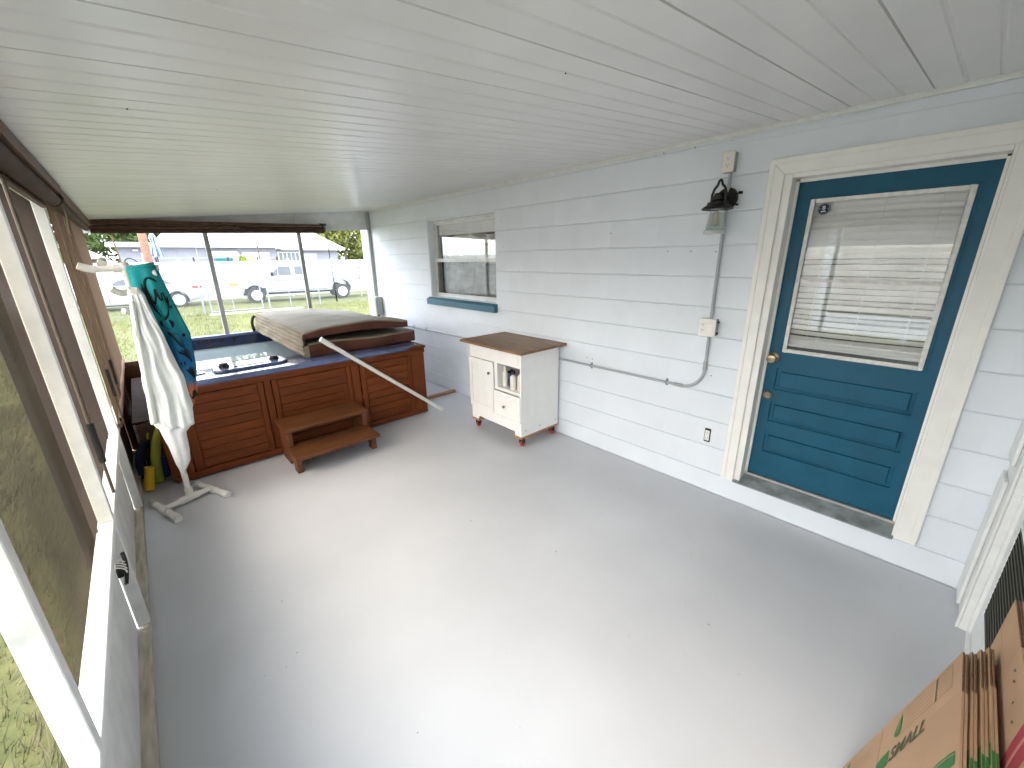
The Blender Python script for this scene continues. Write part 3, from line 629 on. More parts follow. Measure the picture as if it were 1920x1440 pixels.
for a, b in ((-.28, FX[0]), (FX[0] + .05, FX[1]), (FX[1] + .05, 2.862)):
    MB().box(a, 6.519, .602, b, 6.520, hz(a) - .0).build('screen', s_fine, fw_, smooth=0)
t = thing('rolled_shade', 'dark brown shade rolled up across the far opening', 'shade', (1, 6.43, 2.1))
def yx(x): return 2.118 + (x + .23) * .028
MB().tube([(-.225, 6.43, yx(-.225) - .05), (2.19, 6.43, yx(2.19) - .05)], .042, 14).build('roll', m_shaded, t)
MB().tube([(-.225, 6.40, yx(-.225) - .03), (1.15, 6.40, yx(1.15) - .03)], .018, 10).build('fold', m_brownp, t)
MB().prism([(-.225, yx(-.225) + .0), (2.19, yx(2.19) + .0), (2.19, yx(2.19) + .022), (-.225, yx(-.225) + .05)], lambda u, v, q: (u, q, v), 6.39, 6.475).build('head_rail', m_brownp, t, bev=.003)
for x in (1.10, 1.16): MB().tube(arc((x, 6.43, yx(x) - .05), .046, 0, 2 * math.pi, (0, 1, 0), (0, 0, 1), 14), .004, 6).build('strap', m_black, t)
mb = MB()
for k in range(6): mb.tube(bez([(2.14 + .012 * k, 6.40, yx(2.1) + .0), (2.10 + .03 * k, 6.38, yx(2.1) + .06), (2.16, 6.37, yx(2.1) + .03), (2.2 - .01 * k, 6.39, yx(2.1) - .03)], 8), .006, 6)
mb.build('cord_knot', m_black, t)
MB().tube([(2.20, 6.40, yx(2.2) - .02), (2.215, 6.40, 1.6), (2.225, 6.40, 1.12)], .0055, 6).build('pull_cord', m_black, t)
MB().tube([(2.222, 6.40, 1.28), (2.225, 6.40, 1.12)], .011, 8).build('cord_grip', m_black, t)

# ================================================================== NEAR END WALL WITH SCREEN DOOR
ne = thing('near_end_wall', 'white framed end wall with a dark screen door at the right edge', 'screen wall', (1.2, -.34, 0))
MB().box(2.578, -.40, .001, HX - .004, -.318, 2.38).build('corner_board', m_white, ne, bev=.003)
MB().box(2.75, -.317, .02, HX - .005, -.303, .72).build('wall_batten', m_white, ne, bev=.002)
MB().box(2.75, -.317, .80, HX - .005, -.303, 2.35).build('wall_batten', m_white, ne, bev=.002)
MB().box(2.578, -.317, .001, 2.60, -.307, 2.36).build('stop_bead', m_white, ne, bev=.002)
MB().box(2.549, -.40, .001, 2.577, -.343, 2.36).build('door_jamb', m_white, ne, bev=.003)
MB().box(2.0, -.40, 2.04, 2.548, -.343, 2.3).build('head_jamb', m_white, ne, bev=.003)
MB().prism([(-.29, 2.06), (1.999, 2.06), (1.999, ceil_z(1.999) + .03), (-.29, ceil_z(-.29) + .03)], lambda u, v, q: (u, q, v), -.40, -.345).build('header', m_white, ne, smooth=0)
MB().box(2.0, -.399, 2.301, 2.577, -.35, 2.40).build('header', m_white, ne, smooth=0)
for x in (-.29, .55, 1.44): MB().box(x, -.40, .02, x + .05, -.35, 2.06).build('post', m_white, ne, bev=.003)
MB().box(-.24, -.395, .60, 1.44, -.352, .632).build('rail', m_white, ne, bev=.003)
for a, b in ((-.24, .55), (.60, 1.44)):  # solid boards added out of view to block light from behind the camera
    MB().box(a, -.385, .633, b, -.37, 2.059).build('light_block', m_white2, ne, smooth=0)
    MB().box(a, -.385, .02, b, -.37, .60).build('knee_panel', m_white2, ne, smooth=0)
MB().box(1.5, -.40, .001, 2.548, -.341, .028).build('threshold', m_white, ne, bev=.003)
sd = MB().box(2.47, -.385, .03, 2.545, -.355, 2.03).box(1.51, -.385, .03, 1.585, -.355, 2.03).box(1.585, -.385, 1.93, 2.47, -.355, 2.03).box(1.585, -.385, .03, 2.47, -.355, .2).build('screen_door', m_white, ne, bev=.003)
MB().box(1.586, -.380, .66, 2.469, -.352, .685).build('door_bar', m_white, sd, bev=.003)
MB().box(1.586, -.380, 1.28, 2.469, -.358, 1.305).build('door_bar', m_white, sd, bev=.003)
for z0, z1 in ((.2, .66), (.685, 1.28), (1.305, 1.93)): MB().box(1.586, -.3590, z0, 2.469, -.3580, z1).build('door_mesh', s_door, sd, smooth=0)
mb = MB()
for k in range(60):
    z = .21 + k * .028
    if z < 1.9: mb.tube([(1.587, -.3572, z), (2.4695, -.3572, z + .012)], .0016, 4)
o = mb.build('mesh_rib', M('rib', (.16, .16, .13), .6), sd); o['kind'] = 'stuff'

# ================================================================== HOT TUB
tub = thing('hot_tub', 'square cedar clad hot tub with blue acrylic rim, half uncovered', 'hot tub', (1.08, 5.1, 0))
TX0, TX1, TY0, TY1 = -.10, 2.25, 3.96, 6.34
def planks(panel, x0, x1, z0, z1, n, y=TY0, axis='x', sgn=-1):
    h = (z1 - z0) / n
    me, c = MB().box(x0, -.006, 0, x1, .012, h - .0032).mesh('plank', m_wood, bev=.0028, smooth=0)
    for k in range(n):
        j = random.uniform(-.0012, .0012)
        if axis == 'x': inst('plank', me, panel, (c.x, y + .003 + j, z0 + k * h + h / 2))
        else: inst('plank', me, panel, (y + .003 + j, (x0 + x1) / 2, z0 + k * h + h / 2), Matrix.Rotation(R(90), 4, 'Z'))
for (a, b, n) in ((.125, .60, 8), (.76, 1.365, 8), (1.56, 2.03, 8)):
    p = MB().box(a - .03, TY0 + .014, .05, b + .03, TY0 + .03, .745).build('skirt_panel', m_wood, tub, smooth=0)
    planks(p, a, b, .088, .712, n)
p = MB().box(TX0 + .014, TY0 + .1, .05, TX0 + .03, TY1 - .1, .745).build('skirt_panel', m_wood, tub, smooth=0)
me, c = MB().box(TX0 - .004, TY0 + .16, 0, TX0 + .012, TY1 - .16, .072).mesh('plank', m_wood, bev=.0035, smooth=0)
for k in range(8): inst('plank', me, p, (c.x, c.y, .088 + .078 * k + .036))
p = MB().box(TX1 - .03, TY0 + .1, .05, TX1 - .014, TY1 - .1, .745).build('skirt_panel', m_wood, tub, smooth=0)
me, c = MB().box(TX1 - .012, TY0 + .16, 0, TX1 + .004, TY1 - .16, .072).mesh('plank', m_wood, bev=.0035, smooth=0)
for k in range(8): inst('plank', me, p, (c.x, c.y, .088 + .078 * k + .036))
MB().box(TX0 + .03, TY1 - .03, .03, TX1 - .03, TY1 - .01, .76).build('skirt_panel', m_wood, tub, smooth=0)
for a, b, dy in ((.06, .122, 0), (.603, .645, 0), (.652, .708, .014), (.715, .757, 0), (1.368, 1.41, 0), (1.417, 1.50, .014), (1.508, 1.556, 0), (2.034, 2.07, 0)):
    MB().box(a, TY0 - .008 + dy, .075, b, TY0 + .0135 + dy, .722).build('upright', m_woodv, tub, bev=.004)
for x0, x1 in ((TX0, .055), (2.075, TX1)):
    for y0, y1 in ((TY0 - .004, TY0 + .15), (TY1 - .15, TY1)):
        MB().box(x0, y0, .03, x1, y1, .745).build('corner_post', m_woodv, tub, bev=.02, seg=3)
MB().box(TX0 + .02, TY0 - .012, .018, TX1 - .01, TY0 + .0125, .074).build('base_board', m_wood, tub, bev=.004)
MB().box(TX0, TY0 - .014, .722, TX1 + .0, TY0 + .013, .772).build('top_rail', m_wood, tub, bev=.006, seg=2)
MB().box(TX0 - .012, TY0 + .15, .722, TX0 + .013, TY1 - .15, .772).build('top_rail', m_wood, tub, bev=.006, seg=2)
MB().box(TX1 - .013, TY0 + .15, .722, TX1 + .012, TY1 - .15, .772).build('top_rail', m_wood, tub, bev=.006, seg=2)
MB().prism([(2.06, TY0 - .016), (TX1 + .015, TY0 - .016), (TX1 + .015, TY1), (2.19, TY1), (2.19, TY0 + .22)], lambda u, v, q: Vector((u, v, q)), .773, .803).build('corner_cap', m_wood, tub, bev=.006, seg=2)
def rrect(x0, x1, y0, y1, r, z, n=6):
    out = []
    for cx_, cy_, a in ((x1 - r, y1 - r, 0), (x0 + r, y1 - r, .5), (x0 + r, y0 + r, 1), (x1 - r, y0 + r, 1.5)):
        for i in range(n + 1): t = (a + .5 * i / n) * math.pi; out.append((cx_ + r * math.cos(t), cy_ + r * math.sin(t), z))
    return out
def loft(rings, mat, name, parent, capb=True, **k):
    mb = MB(); rr = [[mb.bm.verts.new(p) for p in r] for r in rings]
    for a, b in zip(rr, rr[1:]):
        for j in range(len(a)): mb.bm.faces.new((a[j], a[(j + 1) % len(a)], b[(j + 1) % len(a)], b[j]))
    if capb: mb.bm.faces.new(rr[-1])
    return mb.build(name, mat, parent, **k)
IN = (.10, 2.08, 4.44, 6.22)
shell = loft([rrect(-.075, 2.225, 3.968, 6.325, .10, .772), rrect(-.078, 2.228, 3.966, 6.328, .10, .79), rrect(-.06, 2.21, 3.985, 6.31, .10, .808), rrect(-.03, 2.18, 4.02, 6.295, .12, .812),
              rrect(IN[0] - .02, IN[1] + .02, IN[2] - .03, IN[3] + .01, .18, .812), rrect(*IN, .17, .80)], m_spa, 'rim', tub, capb=False)
loft([rrect(IN[0] + .001, IN[1] - .001, IN[2] + .001, IN[3] - .001, .17, .7995), rrect(IN[0] + .04, IN[1] - .04, IN[2] + .07, IN[3] - .03, .17, .70), rrect(IN[0] + .07, IN[1] - .07, IN[2] + .10, IN[3] - .06, .2, .55), rrect(IN[0] + .2, IN[1] - .2, IN[2] + .25, IN[3] - .2, .25, .12)], m_spain, 'basin', tub)
mb = MB(); mb.face(rrect(IN[0] + .035, IN[1] - .035, IN[2] + .06, IN[3] - .025, .17, .69)); mb.build('water', m_water, tub, smooth=0)
# back wall of the shell stands a little prouder, with small jets in it
MB().prism([(6.19, .805), (6.20, .838), (6.30, .838), (6.315, .805)], lambda u, v, q: (q, u, v), .12, 2.05).build('back_lip', m_spa, tub, bev=.006, seg=2)
mb = MB()
for x in (.42, .55, .67, .80): mb.lathe([(.022, 0), (.018, .006), (.0, .008)], (x, 6.185, .775), Matrix(((1, 0, 0), (0, 0, -1), (0, 1, 0))), 12)
mb.build('jet', m_black, tub)
cp = MB().prism([(.345, 4.17), (.40, 4.13), (.87, 4.15), (.93, 4.20), (.92, 4.40), (.88, 4.44), (.40, 4.43), (.35, 4.38)], lambda u, v, q: Vector((u, v, q)), .812, .834).build('control_panel', m_spa, tub, bev=.008, seg=2)
MB().box(.50, 4.21, .8345, .76, 4.25, .839).build('display', m_spain, cp, bev=.002)
for x, y, r in ((.435, 4.285, .042), (.835, 4.30, .042)):
    MB().lathe([(r, 0), (r, .012), (r * .8, .016), (r * .78, .03), (r * .3, .034), (0, .034)], (x, y, .8345), None, 18).build('valve_knob', m_black, cp)
for x, y in ((.66, 4.52), (.73, 4.50)): MB().lathe([(.05, 0), (.045, .016), (.02, .026), (0, .026)], (x, y, .80), None, 18).build('valve_knob', m_black, tub)
for x, y in ((.24, 4.27), (.20, 4.40)): MB().lathe([(.06, 0), (.055, .006), (0, .007)], (x, y, .8125), None, 20).build('filter_lid', m_spain, tub)

# ---- folded cover
cov = thing('spa_cover', 'folded tan and maroon vinyl spa cover resting on the hot tub', 'spa cover', (1.7, 5.25, .83))
CX0, CX1, CY0, CY1 = 1.08, 2.27, 4.20, 6.26
def two_tone(o):
    me = o.data; me.materials.append(m_vinyld)
    for p in me.polygons:
        if p.normal.z < .35 and p.normal.x > -.55: p.material_index = 1
def pad(name, x0, x1, y0, y1, zb, zt, nx=22, ny=26, par=None):
    mb = MB(); b = mb.bm; V = {}
    def pt(i, j, k):
        u, v = i / nx, j / ny; x = x0 + (x1 - x0) * u; y = y0 + (y1 - y0) * v
        z = zb(u, v) if k == 0 else zt(u, v)
        return (x + (.012 * math.sin(v * 9) if i in (0, nx) else 0), y + (.014 * math.sin(u * 7 + 1) if j in (0, ny) else 0), z)
    for i in range(nx + 1):
        for j in range(ny + 1):
            for k in (0, 1): V[i, j, k] = b.verts.new(pt(i, j, k))
    for i in range(nx):
        for j in range(ny):
            b.faces.new((V[i, j, 1], V[i + 1, j, 1], V[i + 1, j + 1, 1], V[i, j + 1, 1])); b.faces.new((V[i, j, 0], V[i, j + 1, 0], V[i + 1, j + 1, 0], V[i + 1, j, 0]))
    for i in range(nx):
        for j in (0, ny): b.faces.new((V[i, j, 0], V[i + 1, j, 0], V[i + 1, j, 1], V[i, j, 1]))
    for j in range(ny):
        for i in (0, nx): b.faces.new((V[i, j, 0], V[i, j + 1, 0], V[i, j + 1, 1], V[i, j, 1]))
    o = mb.build(name, m_vinyl, par, bev=.012, seg=2, smooth=50); two_tone(o); return o
def up_top(u, v):
    f = (1 - v) ** 1.4
    return 1.045 + .055 * math.sin(math.pi * min(1, u * 1.05)) ** .8 * (.55 + .45 * f) + .012 * u * f - .035 * u * u * v + .016 * v * (1 - u) - .010 * math.sin(u * 5 + v * 6) * math.sin(v * 3.1) + .004 * math.sin(u * 13 + v * 5)
def up_bot(u, v): return .985 + .032 * math.sin(math.pi * min(1, u * .95)) * (1 - v) - .01 * u
pad('upper_half', CX0 + .025, CX1 - .05, CY0, CY1, up_bot, up_top, par=cov)
pad('lower_half', CX0 + .05, CX1 + .02, CY0 - .015, CY1, lambda u, v: .8145, lambda u, v: .945 - .012 * u + .006 * math.sin(u * 8), par=cov)
mb = MB()   # the pleated hinge side
def hinge(u, v):
    q = u * 5.0; y = CY0 - .012 + v * (CY1 - CY0 + .01); z = .828 + u * .208 + .012 * v * u
    return Vector((CX0 + .022 * u + .010 * abs(math.sin(q * math.pi)) ** .5 * -1 + .006 * math.sin(v * 21 + u * 9), y, z))
mb.grid(hinge, 40, 30); mb.build('hinge_skirt', m_vinyl, cov, thick=.004, smooth=40)
MB().tube([(CX0 + .02, CY0 - .012, 1.044), (CX0 + .03, CY1 - .02, 1.058)], .006, 8).build('piping', m_vinyl, cov)
MB().tube([(CX0 + .0, CY0 - .014, .905), (CX0 + .01, CY1 - .02, .915)], .005, 8).build('piping', m_vinyl, cov)
MB().box(CX0 + .005, CY0 - .028, .817, CX0 + .045, CY0 - .018, .93).build('end_tab', m_vinyl, cov, bev=.003)
MB().tube(bez([(CX0 + .02, CY0 - .02, 1.04), (CX0 - .01, CY0 - .03, 1.0), (CX0 + .02, CY0 - .03, .96)], 8), .009, 8).build('strap', m_shaded, cov)
MB().tube(bez([(CX0 + .0, CY1 - .05, 1.04), (CX0 - .06, CY1 - .03, .99), (CX0 - .04, CY1 - .04, .88), (CX0 - .03, CY1 - .02, .84)], 8), .018, 8).build('handle_strap', m_black, cov)
MB().tube(bez([(CX0 + .06, CY0 - .035, .88), (CX0 + .09, CY0 - .06, .90), (CX0 + .15, CY0 - .06, .90), (CX0 + .19, CY0 - .03, .885)], 8), .006, 8).build('handle', m_vinyld, cov)
for v in (.45, .75): MB().box(CX1 - .14, CY0 + v * 2.06, 1.03, CX1 - .045, CY0 + v * 2.06 + .03, 1.037 + up_top(.95, v) - 1.03).build('buckle_strap', m_black, cov, bev=.003)
t = thing('cover_lift_pipe', 'long white plastic pipe leaning from the spa cover down to the floor', 'pipe', (2.37, 3.87, 0))
MB().tube([(1.184, 3.9445, 1.012), (2.385, 3.872, .018)], .0205, 14).build('pipe', m_pvc, t)
MB().tube([(1.172, 3.9452, 1.022), (1.27, 3.9393, .941)], .0245, 14).build('end_cap', m_pvc, t)
t = thing('wood_offcut', 'thin length of raw lumber on the floor beside the hot tub', 'lumber', (2.7, 4.36, 0))
MB().box(2.30, 4.345, .001, 2.905, 4.395, .032, ).build('board', m_pine, t, bev=.003)

# ---- spa steps
t = thing('spa_steps', 'two tread cedar step stool in front of the hot tub', 'steps', (1.03, 3.6, 0))
MB().box(.672, 3.37, .153, 1.392, 3.69, .187).build('tread', m_step, t, bev=.005, seg=2)
MB().box(.672, 3.60, .328, 1.398, 3.935, .362).build('tread', m_step, t, bev=.005, seg=2)
for x in (.69, 1.345):
    MB().box(x, 3.47, .001, x + .045, 3.555, .1525).build('leg', m_step, t, bev=.004)
    MB().box(x + .002, 3.63, .188, x + .043, 3.69, .3275).build('leg', m_step, t, bev=.004)
    MB().box(x + .004, 3.70, .001, x + .041, 3.92, .3275).build('side_board', m_step, t, bev=.004)
    MB().box(x + .006, 3.556, .05, x + .039, 3.699, .1525).build('side_rail', m_step, t, bev=.003)

# ================================================================== ROLLING CABINET
t = thing('rolling_cabinet', 'white beadboard cabinet on casters with a stained wood top', 'cabinet', (2.63, 2.89, 0))
bx0, bx1, by0, by1, bz0, bz1 = 2.40, 2.885, 2.512, 3.264, .112, .921
FXc = 2.38
mb = MB()
mb.box(bx0, by0, bz0, bx1, by0 + .018, bz1).box(bx0, by1 - .018, bz0, bx1, by1, bz1).box(bx1 - .012, by0 + .018, bz0, bx1, by1 - .018, bz1)
mb.box(bx0, by0 + .018, .235, bx1 - .012, by1 - .018, .25).box(bx0, by0 + .018, .525, bx1 - .012, 2.86, .54).box(bx0, 2.85, .541, bx1 - .012, 2.866, bz1)
mb.build('carcass', m_cab, t, smooth=0)
mb = MB().box(FXc, by0, .775, bx0 - .0005, by1, bz1).box(FXc, by0, .26, bx0 - .0005, 2.528, .775).box(FXc, 2.84, .512, bx0 - .0005, 2.885, .775).box(FXc, 2.528, .512, bx0 - .0005, 2.84, .54)
mb.build('face_frame', m_cab, t, bev=.0015)
mb = MB().box(FXc - .006, by0 + .04, .80, FXc - .0005, by1 - .05, .895); mb.build('false_drawer', m_cab, t, bev=.004)
mb = MB().prism([(by0, .1135), (by0 + .085, .1135), (by0 + .087, .15), (by1 - .105, .15), (by1 - .103, .1135), (by1, .1135), (by1, .252), (by0, .252)], lambda u, v, q: (q, u, v), FXc, bx0 - .0005)
mb.build('apron', m_cab, t, smooth=0)
dr = MB().box(FXc - .016, 2.889, .262, FXc - .0005, by1 - .003, .772).build('door', m_cab, t, bev=.003)
mb = MB().box(FXc - .021, 2.889, .262, FXc - .0165, 2.935, .772).box(FXc - .021, by1 - .049, .262, FXc - .0165, by1 - .003, .772).box(FXc - .021, 2.935, .262, FXc - .0165, by1 - .049, .31).box(FXc - .021, 2.935, .724, FXc - .0165, by1 - .049, .772); mb.build('door_frame', m_cab, dr, bev=.002)
for k in range(6): MB().box(FXc - .0195, 2.937 + k * .0463, .312, FXc - .0165, 2.937 + (k + 1) * .0463 - .004, .722).build('bead_board', m_cab, dr, bev=.0015)
X4 = X3
def knob(x, y, z, par): MB().lathe([(.006, 0), (.005, .012), (.013, .016), (.015, .022), (.010, .028), (0, .029)], (x, y, z), X4, 16).build('knob', M('nickel', (.30, .29, .28), .25, 1.0), par)
knob(FXc - .021, 2.925, .665, dr)
dw = MB().box(FXc - .016, 2.516, .262, FXc - .0005, 2.884, .505).build('drawer', m_cab, t, bev=.003)
MB().box(FXc - .0195, 2.55, .295, FXc - .0165, 2.85, .472).build('drawer_panel', m_cab, dw, bev=.003)
knob(FXc - .0195, 2.715, .375, dw)
MB().box(2.307, 2.434, .9225, 2.909, 3.332, .947).build('top', m_top, t, bev=.004, seg=2)
MB().box(FXc - .004, by0 - .002, .088, bx0 + .06, by0 + .095, .1115).build('caster_block', m_pine, t, bev=.003)
MB().box(FXc - .004, by1 - .11, .088, bx0 + .06, by1 + .002, .1115).build('caster_block', m_pine, t, bev=.003)
MB().box(bx0 + .061, by0 - .002, .088, bx1, by0 + .06, .1115).build('caster_rail', m_pine, t, bev=.003)
MB().box(bx0 + .061, by1 - .06, .088, bx1, by1 + .002, .1115).build('caster_rail', m_pine, t, bev=.003)
for x, y in ((2.42, 2.545), (2.42, 3.22), (2.83, 2.545), (2.83, 3.22)):
    cs = MB().box(x - .03, y - .026, .0835, x + .03, y + .026, .0875).box(x - .02, y - .02, .035, x + .026, y - .016, .0835).box(x - .02, y + .016, .035, x + .026, y + .02, .0835).build('caster', m_black, t, bev=.001)
    MB().lathe([(.0, -.013), (.024, -.013), (.028, -.009), (.028, .009), (.024, .013), (0, .013)], (x + .004, y, .0285), Matrix(((1, 0, 0), (0, 0, -1), (0, 1, 0))), 18).build('wheel', m_red, cs)
mb = MB()
for y, z in ((0, 0),): 
    for x, zz in ((2.44, .165), (2.63, .165), (2.85, .165), (2.87, .885)): mb.lathe([(.006, 0), (.005, .002), (0, .0025)], (x, by0 - .0002, zz), Matrix(((1, 0, 0), (0, 0, -1), (0, 1, 0))), 10)
mb.build('screw', m_black, t)
# bottles in the open shelf
def bottle(lab, y, x, r, h, mat, cap, capr=.6, caph=.03, trig=False, band=None):
    t = thing('bottle', lab, 'bottle', (x, y, .541), 'spa chemical bottles on the cabinet shelf')
    MB().lathe([(r * .94, 0), (r, .006), (r, h * .8), (r * .85, h * .88), (r * .45, h * .95), (r * .42, h)], (x, y, .541), None, 20).build('body', mat, t)
    MB().lathe([(r * capr, 0), (r * capr, caph), (r * capr * .8, caph + .004), (0, caph + .004)], (x, y, .541 + h + .0005), None, 16).build('cap', cap, t)
    if trig: MB().box(x - .05, y - .009, .541 + h + .006, x + .02, y + .009, .541 + h + .03).build('trigger', cap, t, bev=.004)
    if band: MB().lathe([(r + .0008, h * .15), (r + .0008, h * .68)], (x, y, .541), None, 20).build('label_band', band, t)
bottle('tall white bottle at the left end of the cabinet shelf', 2.808, 2.452, .027, .165, m_bottlew, m_bottlew, .55, .03)
bottle('dark blue spray bottle second from left on the cabinet shelf', 2.742, 2.475, .029, .135, m_bottleb, m_black, .5, .03, True, M('label_blue', (.02, .05, .16), .5))
bottle('white bottle with black cap in the middle of the cabinet shelf', 2.672, 2.432, .030, .145, m_bottlew, m_black, .6, .032)
bottle('cream white bottle with black cap at the right end of the cabinet shelf', 2.60, 2.455, .030, .160, M('cream_bottle', (.70, .66, .55), .4), m_black, .6, .03)
bottle('white spray bottle with black trigger at the back of the cabinet shelf', 2.64, 2.55, .030, .165, m_bottlew, m_black, .5, .03, True)

# ================================================================== TOWEL RACK, TOWELS
t = thing('towel_rack', 'free standing white plastic pipe towel rack on an H shaped foot', 'towel rack', (-.02, 3.62, 0))
PX, PYr = -.022, 3.62
def elbow(b, c, r=.024): b.lathe([(0, -r), (r * .7, -r * .7), (r, 0), (r * .7, r * .7), (0, r)], c, None, 12)
MB().tube([(PX, PYr, .075), (PX, PYr, 1.70)], .0185, 14).build('upright', m_pvc, t)
FLa, FLb = Vector((-.235, 3.73, .024)), Vector((-.118, 3.35, .024)); FRa, FRb = Vector((.035, 3.83, .024)), Vector((.19, 3.475, .024))
for a, b in ((FLa, FLb), (FRa, FRb)):
    d = (b - a).normalized(); m = a.lerp(b, .5)
    MB().tube([a, b - d * .02, b + Vector((0, 0, -.003)) + d * .01], .0215, 14).build('foot', m_pvc, t)
    MB().tube([a - d * .005, a + d * .05], .026, 14).build('foot_cap', m_pvcg, t)
    MB().tube(bez([b - d * .06, b - d * .01, b + d * .012 + Vector((0, 0, -.004))], 6), .027, 14).build('foot_elbow', m_pvc, t)
    MB().tube([m - d * .05, m + d * .05], .0275, 14).build('foot_tee', m_pvc, t)
ma, mc = FLa.lerp(FLb, .5), FRa.lerp(FRb, .5); ma.z = mc.z = .035
MB().tube([ma, mc], .0205, 14).build('crossbar', m_pvc, t)
q = ma.lerp(mc, .5); dd = (mc - ma).normalized()
MB().tube([q - dd * .06, q + dd * .06], .0275, 14).build('centre_tee', m_pvc, t); MB().tube([(PX, PYr, .03), (PX, PYr, .11)], .026, 14).build('socket', m_pvc, t)
MB().tube([(-.165, PYr, 1.69), (.145, PYr, 1.69)], .0185, 14).build('top_arm', m_pvc, t)
MB().tube(bez([(-.155, PYr, 1.688), (-.18, PYr, 1.687), (-.205, PYr - .01, 1.70), (-.228, PYr - .012, 1.712)], 8), [.024] * 5 + [.023, .022, .022, .022], 14).build('arm_elbow', m_pvc, t)
MB().tube([(PX, PYr, 1.65), (PX, PYr, 1.725)], .025, 14).build('top_tee', m_pvc, t); MB().tube([(-.075, PYr, 1.69), (.02, PYr, 1.69)], .0245, 14).build('top_tee', m_pvc, t)
MB().tube([(-.122, 3.82, 1.735), (-.122, 3.66, 1.715)], .0245, 14).build('back_arm', m_pvcg, t)
MB().tube(bez([(PX, PYr, 1.555), (-.075, PYr - .01, 1.525), (-.085, PYr - .04, 1.55), (-.115, PYr - .06, 1.575)], 10), .0195, 12).build('peg', m_pvcg, t)
MB().tube(bez([(PX, PYr, 1.43), (-.05, PYr, 1.41), (-.07, PYr - .04, 1.43), (-.085, PYr - .05, 1.432)], 8), .0185, 12).build('peg', m_pvcg, t)
MB().tube(bez([(PX, PYr, 1.54), (PX, PYr - .06, 1.53), (PX + .01, PYr - .13, 1.555)], 8), .0185, 12).build('peg', m_pvc, t)
MB().tube(bez([(PX + .01, PYr, 1.655), (.05, PYr - .03, 1.65), (.12, PYr - .05, 1.66)], 8), .0185, 12).build('peg', m_pvc, t)

def interp(tab, v):
    for (a, x), (b, y) in zip(tab, tab[1:]):
        if v <= b: return x + (y - x) * (v - a) / (b - a)
    return tab[-1][1]
# teal beach towel: hung over the top arm, its outline widening then tapering to a point
TL = [(0, -.015), (.35, -.005), (.6, .02), (.85, .075), (1, .105)]; TR = [(0, .125), (.12, .142), (.48, .210), (.55, .205), (.72, .196), (.9, .172), (1, .125)]
def towel_pt(u, v, off=0.0):
    z = 1.705 - v * .975 - .02 * (1 - u) * (1 - v) * 1.3; xl, xr = interp(TL, v), interp(TR, v)
    x = xl + (xr - xl) * u
    y = 3.585 - .035 * math.sin(u * math.pi) * (1 - .3 * v) - .022 * math.sin(u * 11 + v * 2.2) * min(1, v * 3 + .15) - off - .03 * v
    return Vector((x, y, z + .012 * math.sin(u * 7) * v))
t = tag(thing('beach_towel', 'teal and blue printed beach towel with black palms hung on the rack', 'towel', (.08, 3.6, 1.69)))
MB().grid(lambda u, v: towel_pt(u, v), 44, 60).build('front_fold', m_teal_t, t, thick=.005)
MB().grid(lambda u, v: towel_pt(min(1, u * 1.0), v * .80) + Vector((.012, .075 + .012 * math.sin(u * 9), 0)), 30, 40).build('back_fold', m_teal_t, t, thick=.005)
def top_fold(u, v):
    a = v * math.pi; p = towel_pt(u, 0); return Vector((p.x, p.y + .0375 - .0375 * math.cos(a), p.z + .02 * math.sin(a)))
MB().grid(top_fold, 30, 8).build('top_fold', m_teal_t, t, thick=.005)
def stroke(b, pts, w):
    P = [towel_pt(u, v, .0062) for u, v in pts]
    for i in range(len(P) - 1):
        d = (P[i + 1] - P[i]); 
        if d.length < 1e-6: continue
        nn = Vector((-d.z, 0, d.x)).normalized(); w0 = w[i] if isinstance(w, list) else w; w1 = w[i + 1] if isinstance(w, list) else w
        b.face([P[i] - nn * w0, P[i] + nn * w0, P[i + 1] + nn * w1, P[i + 1] - nn * w1])
def curve2(p, n=14): return [(q.x, q.y) for q in bez([(a, b, 0) for a, b in p], n)]
def frond(b, spine, lean, n=16, s=.06):
    stroke(b, spine, .0036)
    for i in range(2, len(spine) - 1):
        u, v = spine[i]; k = math.sin(math.pi * (i + 1) / (len(spine) + 1)) * s
        for sg in (-1, 1): stroke(b, [(u, v), (u + sg * k * 2.2, v - k * .35 + lean * k)], [.0034, .0010])
def printed(fn):
    b = MB(); fn(b); b.build('print', m_ink, t, smooth=0)
for pts, n, w_ in (([(.50, .235), (.30, .20), (.33, .03), (.62, .04), (.80, .10)], 18, .0075), ([(.50, .235), (.58, .22), (.60, .16), (.66, .14)], 8, .0065), ([(.66, .14), (.66, .22), (.72, .25), (.78, .17)], 8, .006), ([(.84, .17), (.80, .28), (.86, .30), (.92, .26)], 8, .006)):
    printed(lambda b: stroke(b, curve2(pts, n), w_))
for pts, ln in (([(.30, .10), (.34, .19), (.42, .27), (.52, .325)], -.2), ([(.90, .20), (.82, .28), (.70, .335), (.54, .345)], -.5), ([(.52, .43), (.58, .47), (.66, .53), (.80, .565)], -.3), ([(.58, .57), (.68, .59), (.80, .61), (.94, .67)], -.3), ([(.70, .70), (.76, .74), (.84, .77), (.95, .79)], -.3)):
    printed(lambda b: frond(b, curve2(pts, 14), ln))
for (u, v, ru, rv) in ((.58, .372, .19, .032), (.86, .47, .05, .012), (.62, .655, .10, .018)):
    printed(lambda b: b.face([towel_pt(min(.99, u + ru * math.cos(a)), v + rv * math.sin(a), .0066) for a in [2 * math.pi * i / 18 for i in range(18)]]))
printed(lambda b: stroke(b, [(.15, .90), (.5, .902), (.97, .895)], .020))
